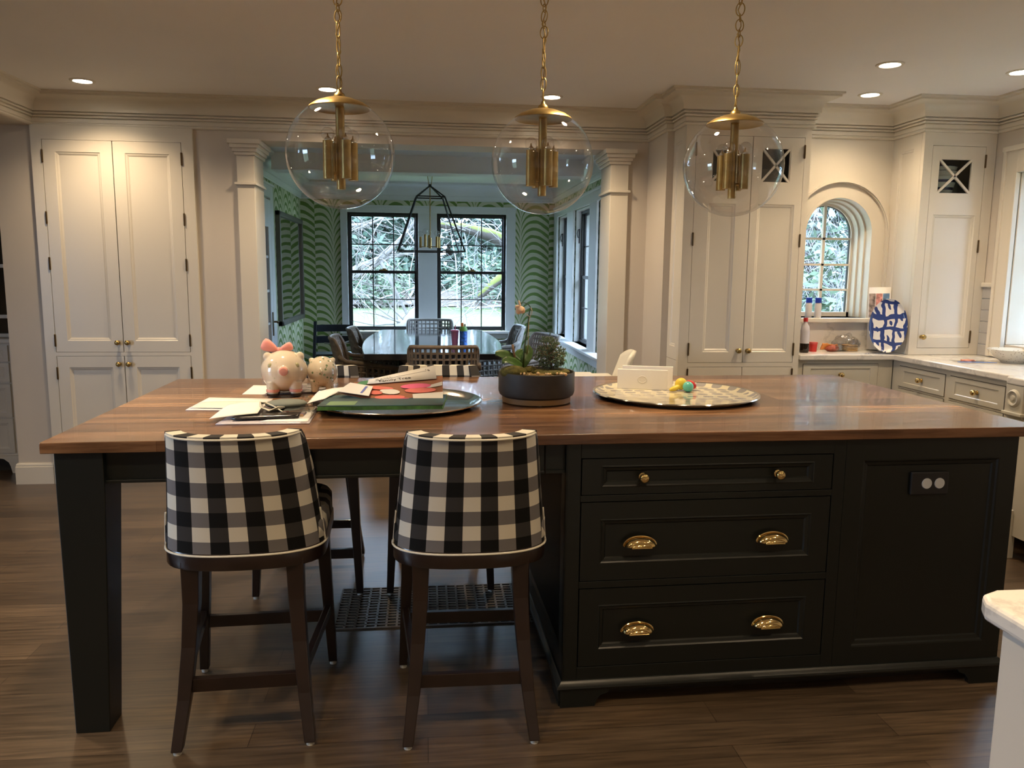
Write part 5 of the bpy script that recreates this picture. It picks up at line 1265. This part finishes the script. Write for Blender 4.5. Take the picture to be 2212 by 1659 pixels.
t = thing('orchid', 'thin-stemmed orchid with one peach bloom growing from the left of the planter', 'orchid', (pc.x-.045, pc.y, T0+PH))
ob = Vector(t.location)
st_ = [Y(1130, 796, 3.0), Y(1133, 750, 3.0), Y(1139, 710, 3.0), Y(1143, 678, 3.0), Y(1146, 664, 3.0), Y(1141, 657, 2.99), Y(1130, 653, 2.98), Y(1124, 655, 2.97)]
MB().tube(st_, [.0035, .003, .003, .0025, .002, .0018, .0016, .0014], 8).build('stem', M['stem'], t, smooth=True, world=True)
MB().tube([Y(1134, 796, 3.01), Y(1141, 740, 3.01), Y(1142, 690, 3.01)], .0018, 6).build('support_wire', M['brass'], t, smooth=True, world=True)
MB().tube([Y(1116, 796, 3.0), Y(1111, 770, 3.0), Y(1107, 744, 3.0)], .0048, 10).build('cane_stub', M['stake'], t, smooth=True, world=True)
fc = Y(1124, 662, 2.97)
m = MB()
def petal(mb, c, d, L, w, n=8):
    d = Vector(d).normalized(); s = d.cross(Vector((0, 1, .2))).normalized(); nn = s.cross(d)
    mb.grid(lambda u, v: c+d*L*v+s*(u-.5)*2*w*sin(pi*min(1, v*.9+.05))**.7+nn*(.25*L*v*v-.004*cos(pi*(u-.5))), 6, n)
for d, L, w in (((-.3, -.2, -.9), .030, .013), ((.35, -.3, -.8), .028, .012), ((-.7, -.1, -.1), .020, .007), ((-.25, 0, .9), .024, .004), ((.1, -.5, -.6), .022, .010)): petal(m, fc, d, L, w)
m.build('flower', M['petal'], t, smooth=True, solid=.0008, world=True)
MB().tube([Y(1143, 690, 3.0), Y(1150, 672, 2.99), Y(1146, 664, 3.0)], .0012, 6).tube([Y(1144, 684, 3.0), Y(1136, 678, 2.99)], .0012, 6).build('tendril', M['petal'], t, smooth=True, world=True)
def bigleaf(pts, w, name='leaf'):
    m = MB(); pts = [Vector(p) for p in pts]
    def fn(u, v):
        i = min(int(v*(len(pts)-1)), len(pts)-2); f = v*(len(pts)-1)-i; p = pts[i].lerp(pts[i+1], f); d = (pts[i+1]-pts[i]).normalized(); s = d.cross(Vector((0, -.8, .6))).normalized()
        return p+s*(u-.5)*2*w*max(.02, sin(pi*min(.98, .12+v*.86)))**.6+Vector((0, 0, .010*abs(2*u-1)))
    return m.grid(fn, 6, 16).build(name, M['leaf'], t, smooth=True, solid=.0016, world=True)
bigleaf([Y(1128, 794, 3.0), Y(1105, 778, 2.99), Y(1085, 770, 2.98), Y(1070, 768, 2.97)], .022)
bigleaf([Y(1128, 796, 2.99), Y(1110, 786, 2.97), Y(1096, 782, 2.95), Y(1085, 786, 2.94)], .018)
bigleaf([Y(1130, 796, 3.0), Y(1136, 780, 3.0), Y(1142, 765, 3.01), Y(1140, 750, 3.02)], .020)
bigleaf([Y(1124, 794, 3.01), Y(1118, 780, 3.02), Y(1122, 768, 3.03), Y(1130, 760, 3.04)], .018)
t = thing('juniper', 'small bushy juniper bonsai growing from the right of the planter', 'bonsai', (pc.x+.055, pc.y, T0+PH-.004))
jc = Y(1188, 765, 3.0); rnd = random.Random(12); m = MB(); jt = MB()
jb = Vector((pc.x+.055, pc.y, T0+PH-.006)); jt.tube([jb, jb+Vector((.004, 0, .02)), jc+Vector((0, 0, -.01)), jc+Vector((.0, 0, .04))], [.006, .005, .004, .002], 8)
for k in range(420):
    while True:
        q = Vector((rnd.uniform(-1, 1), rnd.uniform(-1, 1), rnd.uniform(-1, 1)))
        if q.length < 1 and q.length > .25: break
    lean = q.z*.0
    c = jc+Vector((q.x*.064*(1-.25*abs(q.z+.2))+lean, q.y*.055, q.z*.062+(.012 if q.x < .1 and q.z > .5 else 0)))
    if rnd.random() < .12: jt.tube([jc+Vector((0, 0, -.02)), (jc+c)/2, c], .0012, 5)
    for s in range(5):
        d = (q.normalized()+Vector((rnd.gauss(0, .6), rnd.gauss(0, .6), rnd.gauss(.2, .5)))).normalized(); L = rnd.uniform(.006, .012)
        m.tube([c, c+d*L], [.0022, .0007], 4, caps=False)
m.build('foliage', M['juniper'], t, world=True, fix=False); jt.build('trunk', M['stake'], t, smooth=True, world=True)
# right tray
pc = Vector((1.012, 3.10, T0)); PRr = .335
t = thing('round_tray', 'round cream tray with grey dots holding an envelope box and toys', 'tray', pc)
MB().lathe([(0, .006), (PRr*.90, .006), (PRr*.93, .010), (PRr*.97, .019)], n=96).build('patterned_face', M['dots'], t, smooth=35)
MB().lathe([(PRr*.97, .0192), (PRr*.995, .021), (PRr, .017), (PRr*.96, .008), (PRr*.90, 0), (0, 0)], n=96).build('silver_rim', M['silver'], t, smooth=35)
tz = T0+.0065
t = thing('envelope_box', 'blank white card box standing on the dotted tray', 'box', tuple(Y(1386, 841, 3.17)))
a, b = Z(1333, 839, tz), Z(1441, 843, tz); h = Y(1333, 797, a.y).z-tz; dn = Vector((.012, .055, 0))
bd2 = (b-a).normalized(); nb = Vector((-bd2.y, bd2.x, 0))
def bx4(p, q, d, z0, z1): return slab([p, q, q+d, p+d], z0, z1)
bx4(a, b, nb*.012, tz, tz+h).build('front_panel', M['white'], t, world=True, bevel=.001)
a2, b2 = a+nb*.05+bd2*.018, b+nb*.05+bd2*.022
bx4(a2, b2, nb*.012, tz, tz+h*1.12).build('back_panel', M['white'], t, world=True, bevel=.001)
bx4(a+nb*.012, b+nb*.012, nb*.04, tz, tz+.004).build('bottom', M['white'], t, world=True)
ec = (a+b)/2; T = Matrix(((bd2.x, 0, nb.x, ec.x), (bd2.y, 0, nb.y, ec.y), (0, 1, 0, tz+h*.5), (0, 0, 0, 1)))
MB().lathe([(.0, -.0006), (.012, -.0006), (.013, -.0012), (.015, -.0012), (.016, 0)], n=36, M=T, sx=1.3).build('embossed_seal', M['offwhite'], t, world=True)
t = thing('toy_parrot', 'yellow and red rubber toy lying on the dotted tray beside the envelope box', 'toy', tuple(Z(1478, 845, tz)))
ty = Vector(Z(1478, 845, tz))
m = MB(); m.ball(ty+Vector((-.012, .01, .030)), (.026, .02, .026), 20, 14).ball(ty+Vector((-.038, .0, .014)), (.030, .012, .011), 16, 10, Matrix.Rotation(-.35, 4, 'Y')).ball(ty+Vector((.018, .0, .010)), (.012, .018, .010), 12, 8); m.build('body', M['yellow'], t, world=True, remesh=.0022)
MB().ball(ty+Vector((.032, .012, .026)), (.026, .016, .017), 20, 12, Matrix.Rotation(.5, 4, 'Y')).build('wing', M['red'], t, smooth=True, world=True)
tag(MB().ball((0, 0, 0), .0225, 28, 18).build('bouncy_ball', M['aqua'], smooth=True), 'aqua translucent ball in front of the yellow toy on the dotted tray', 'ball').location = Z(1484, 846, tz+.0)+Vector((0, -.012, .0225))
# ================================================================ THINGS ON THE RIGHT COUNTER
# sauce bottle, jar, bags
t = thing('sauce_bottle', 'dark sauce bottle with a red cap, half hidden by the tall cabinet', 'bottle', (2.435, 4.86, CT))
MB().lathe([(0, 0), (.027, 0), (.029, .01), (.029, .060), (0, .060)], n=24).build('sauce', M['soy'], t, smooth=40)
MB().lathe([(0, .061), (.029, .061), (.029, .14), (.024, .17), (.012, .19), (.012, .20), (0, .20)], n=24).build('bottle', mat('frosted_bottle', (.60, .58, .66), .3), t, smooth=40)
MB().lathe([(0, .20), (.014, .20), (.014, .225), (0, .225)], n=20).build('cap', M['red'], t, smooth=40)
t = thing('jar', 'small red jar with a flat lid on the counter below the arched window', 'jar', (2.530, 4.93, CT))
MB().lathe([(0, 0), (.024, 0), (.027, .05), (0, .05)], n=28).build('jar', M['red'], t, smooth=40)
MB().lathe([(0, .0505), (.029, .0505), (.029, .062), (0, .062)], n=28).build('lid', mat('pink_red_lid', (.60, .10, .10), .3), t, smooth=40)
def crumple(c, r, seed, k=.25, n=20):
    m = MB(); m.ball((0, 0, 0), 1, n, n*2//3)
    for v in m.v:
        f = 1+k*noise.noise((v.x*2.2+seed, v.y*2.2, v.z*2.2)); v.x *= r[0]*f; v.y *= r[1]*f; v.z = max(v.z*r[2]*f, -r[2]*.8)
    for v in m.v: v += Vector(c)+Vector((0, 0, r[2]*.8))
    return m
t = thing('snack_bag', 'crinkled orange and red snack bag in front of the arched window sill', 'bag', (2.66, 4.93, CT))
crumple((0, 0, 0), (.045, .035, .026), 3).build('dark_snacks', M['snack'], t, smooth=True)
crumple((.035, -.005, 0), (.045, .035, .028), 5).build('clear_bag', M['plastic'], t, smooth=True)
m = MB(); m.grid(lambda u, v: (-.075+.11*u, .012-.03*v, .012+.045*v*(1-.3*u)+.012*noise.noise((u*5, v*5, 2))), 10, 6); m.build('orange_wrapper', M['chipbag'], t, smooth=True, solid=.002)
t = thing('bread_bag', 'clear plastic bag of sliced bread against the marble backsplash', 'bag', (2.80, 4.95, CT))
for k in range(4): MB().box(-.04, .04, -.03, .035, .002+.011*k, .011+.011*k, Matrix.Rotation(.1*k-.1, 4, 'Z')).build('bread_slice', M['bread'], t, bevel=.004)
crumple((-.03, .0, 0), (.085, .045, .062), 8, .35, 26).build('clear_bag', M['plastic'], t, smooth=True)
crumple((.02, -.01, .03), (.03, .03, .03), 2, .5).build('clear_bag_top', M['plastic'], t, smooth=True)
# spice jars on the sill
for i, x in enumerate((2.555, 2.605)):
    t = thing('spice_jar', ('left', 'right')[i]+' clear spice jar with a blue cap on the arched window sill', 'jar', (x, YA+.04-.03*i, AB), group='spice jars on the arched window sill')
    MB().lathe([(0, 0), (.021, 0), (.022, .005), (.022, .085), (.018, .098), (0, .098)], n=24).build('jar', M['spice'], t, smooth=40)
    MB().lathe([(0, .0985), (.020, .0985), (.020, .132), (0, .132)], n=24).build('cap', M['bluecap'], t, smooth=40)
# leaning platters and calendar
def platter(name, label, c, rx, rz_, mt, lean, yaw):
    R_ = Matrix.Translation(c) @ Matrix.Rotation(yaw, 4, 'Z') @ Matrix.Rotation(lean, 4, 'X')
    t = thing(name, label, 'platter'); t.matrix_world = R_; MW[t.name] = R_
    t.location = R_.to_translation(); t.rotation_euler = R_.to_euler()
    T = Matrix.Translation((0, 0, rz_)) @ Matrix.Rotation(radians(90), 4, 'X')
    MB().lathe([(0, .004), (.80, .004), (.90, .006), (.995, .017), (1, .0165), (.90, .0), (.8, -.003), (0, -.003)], n=64, M=T @ Matrix.Diagonal((rx, rz_, 1, 1))).build('dish', mt, t, smooth=40)
    return t
platter('platter', 'large oval blue-and-white patterned platter leaning on the corner cabinet', (2.93, 4.745, CT+.010), .112, .172, M['bluewhite'], radians(-9), radians(-28))
platter('platter', 'dark navy and white platter behind the blue patterned one', (2.962, 4.785, CT+.008), .095, .165, M['navywhite'], radians(-9), radians(-48))
platter('platter', 'plain white oval platter, rearmost of the leaning dishes', (2.96, 4.835, CT+.006), .09, .165, M['ceramic'], radians(-8), radians(-50))
t = thing('wall_calendar', 'white photo calendar page leaning behind the platters', 'calendar', (3.03, 4.97, CT))
m = MB(); A = [Vector((2.935, 4.985, CT+.01)), Vector((3.045, 4.90, CT+.01)), Vector((3.045, 4.93, CT+.425)), Vector((2.935, 5.005, CT+.42))]
quad_sheet('page', None, None, A, M['white'], .002, parent=t, nu=1, nv=1)
def inA(u, v): return (A[0]*(1-u)+A[1]*u)*(1-v)+(A[3]*(1-u)+A[2]*u)*v+Vector((-.0025, -.003, 0))
for k, col in enumerate(((.35, .28, .25), (.55, .25, .22), (.10, .18, .30))):
    m = MB(); u0 = .03+.31*k; m.add([inA(u0, .52), inA(u0+.29, .52), inA(u0+.29, .90), inA(u0, .90)], [(0, 1, 2, 3)])
    m.build('photo', mat('calendar_photo_%d' % k, col, .35, noise=.8, nscale=35), t, world=True, solid=.0006, fix=False)
t = thing('cooling_rack', 'low wire rack holding the leaning platters on the marble counter', 'rack', (2.90, 4.83, CT))
m = MB()
for k in range(7): m.tube([(-.13+.02*k, -.10+.01*k, .004), (.10+.012*k, .03+.012*k, .006)], .002, 6)
m.tube([(-.13, -.10, .004), (-.01, -.04, .004)], .002, 6); m.tube([(.09, .02, .006), (.17, .10, .006)], .002, 6); m.build('rack', M['chrome'], t)
t = thing('zip_bag', 'zip bag with a blue edge lying flat on the right marble counter', 'bag', (3.17, 4.30, CT))
m = MB(); m.grid(lambda u, v: (-.10+.20*u+.03*v, -.055+.13*v-.04*u, .004+.004*noise.noise((u*5, v*5, 4))), 12, 8); m.build('bag', M['plastic'], t, smooth=True)
crumple((.02, .03, .0), (.045, .03, .007), 6, .5).build('contents', M['pink'], t, smooth=True)
m = MB(); m.grid(lambda u, v: (-.105+.205*u-.0*v, -.068+.018*v-.042*u+.012*sin(pi*u), .007), 12, 2); m.build('zip_edge', mat('blue_zip', (.10, .22, .62), .3), t, smooth=True, solid=.003)
t = thing('colander_bowl', 'white pierced ceramic bowl by the right window, cut by the photo edge', 'bowl', (3.37, 4.10, CT))
bl = Z(2212, 772, CT); t.location = (3.42, 4.26, CT)
MB().lathe([(0, 0), (.06, 0), (.065, .008), (.10, .035), (.135, .075), (.140, .078), (.132, .078), (.095, .04), (.055, .012), (0, .01)], n=48).build('bowl', M['hole'], t, smooth=50)
for i, (x, y) in enumerate(((8.2, 3.2), (8.8, -.6))):  # unseen trees added to cut the sky light entering this window
    t = evergreen(x, y, 8, 2.6, 'unseen dark evergreen added to block sky light at the right kitchen window', 120+i, cone=False, n=2200, size=.3); t['group'] = 'evergreens added to shade the right kitchen window'
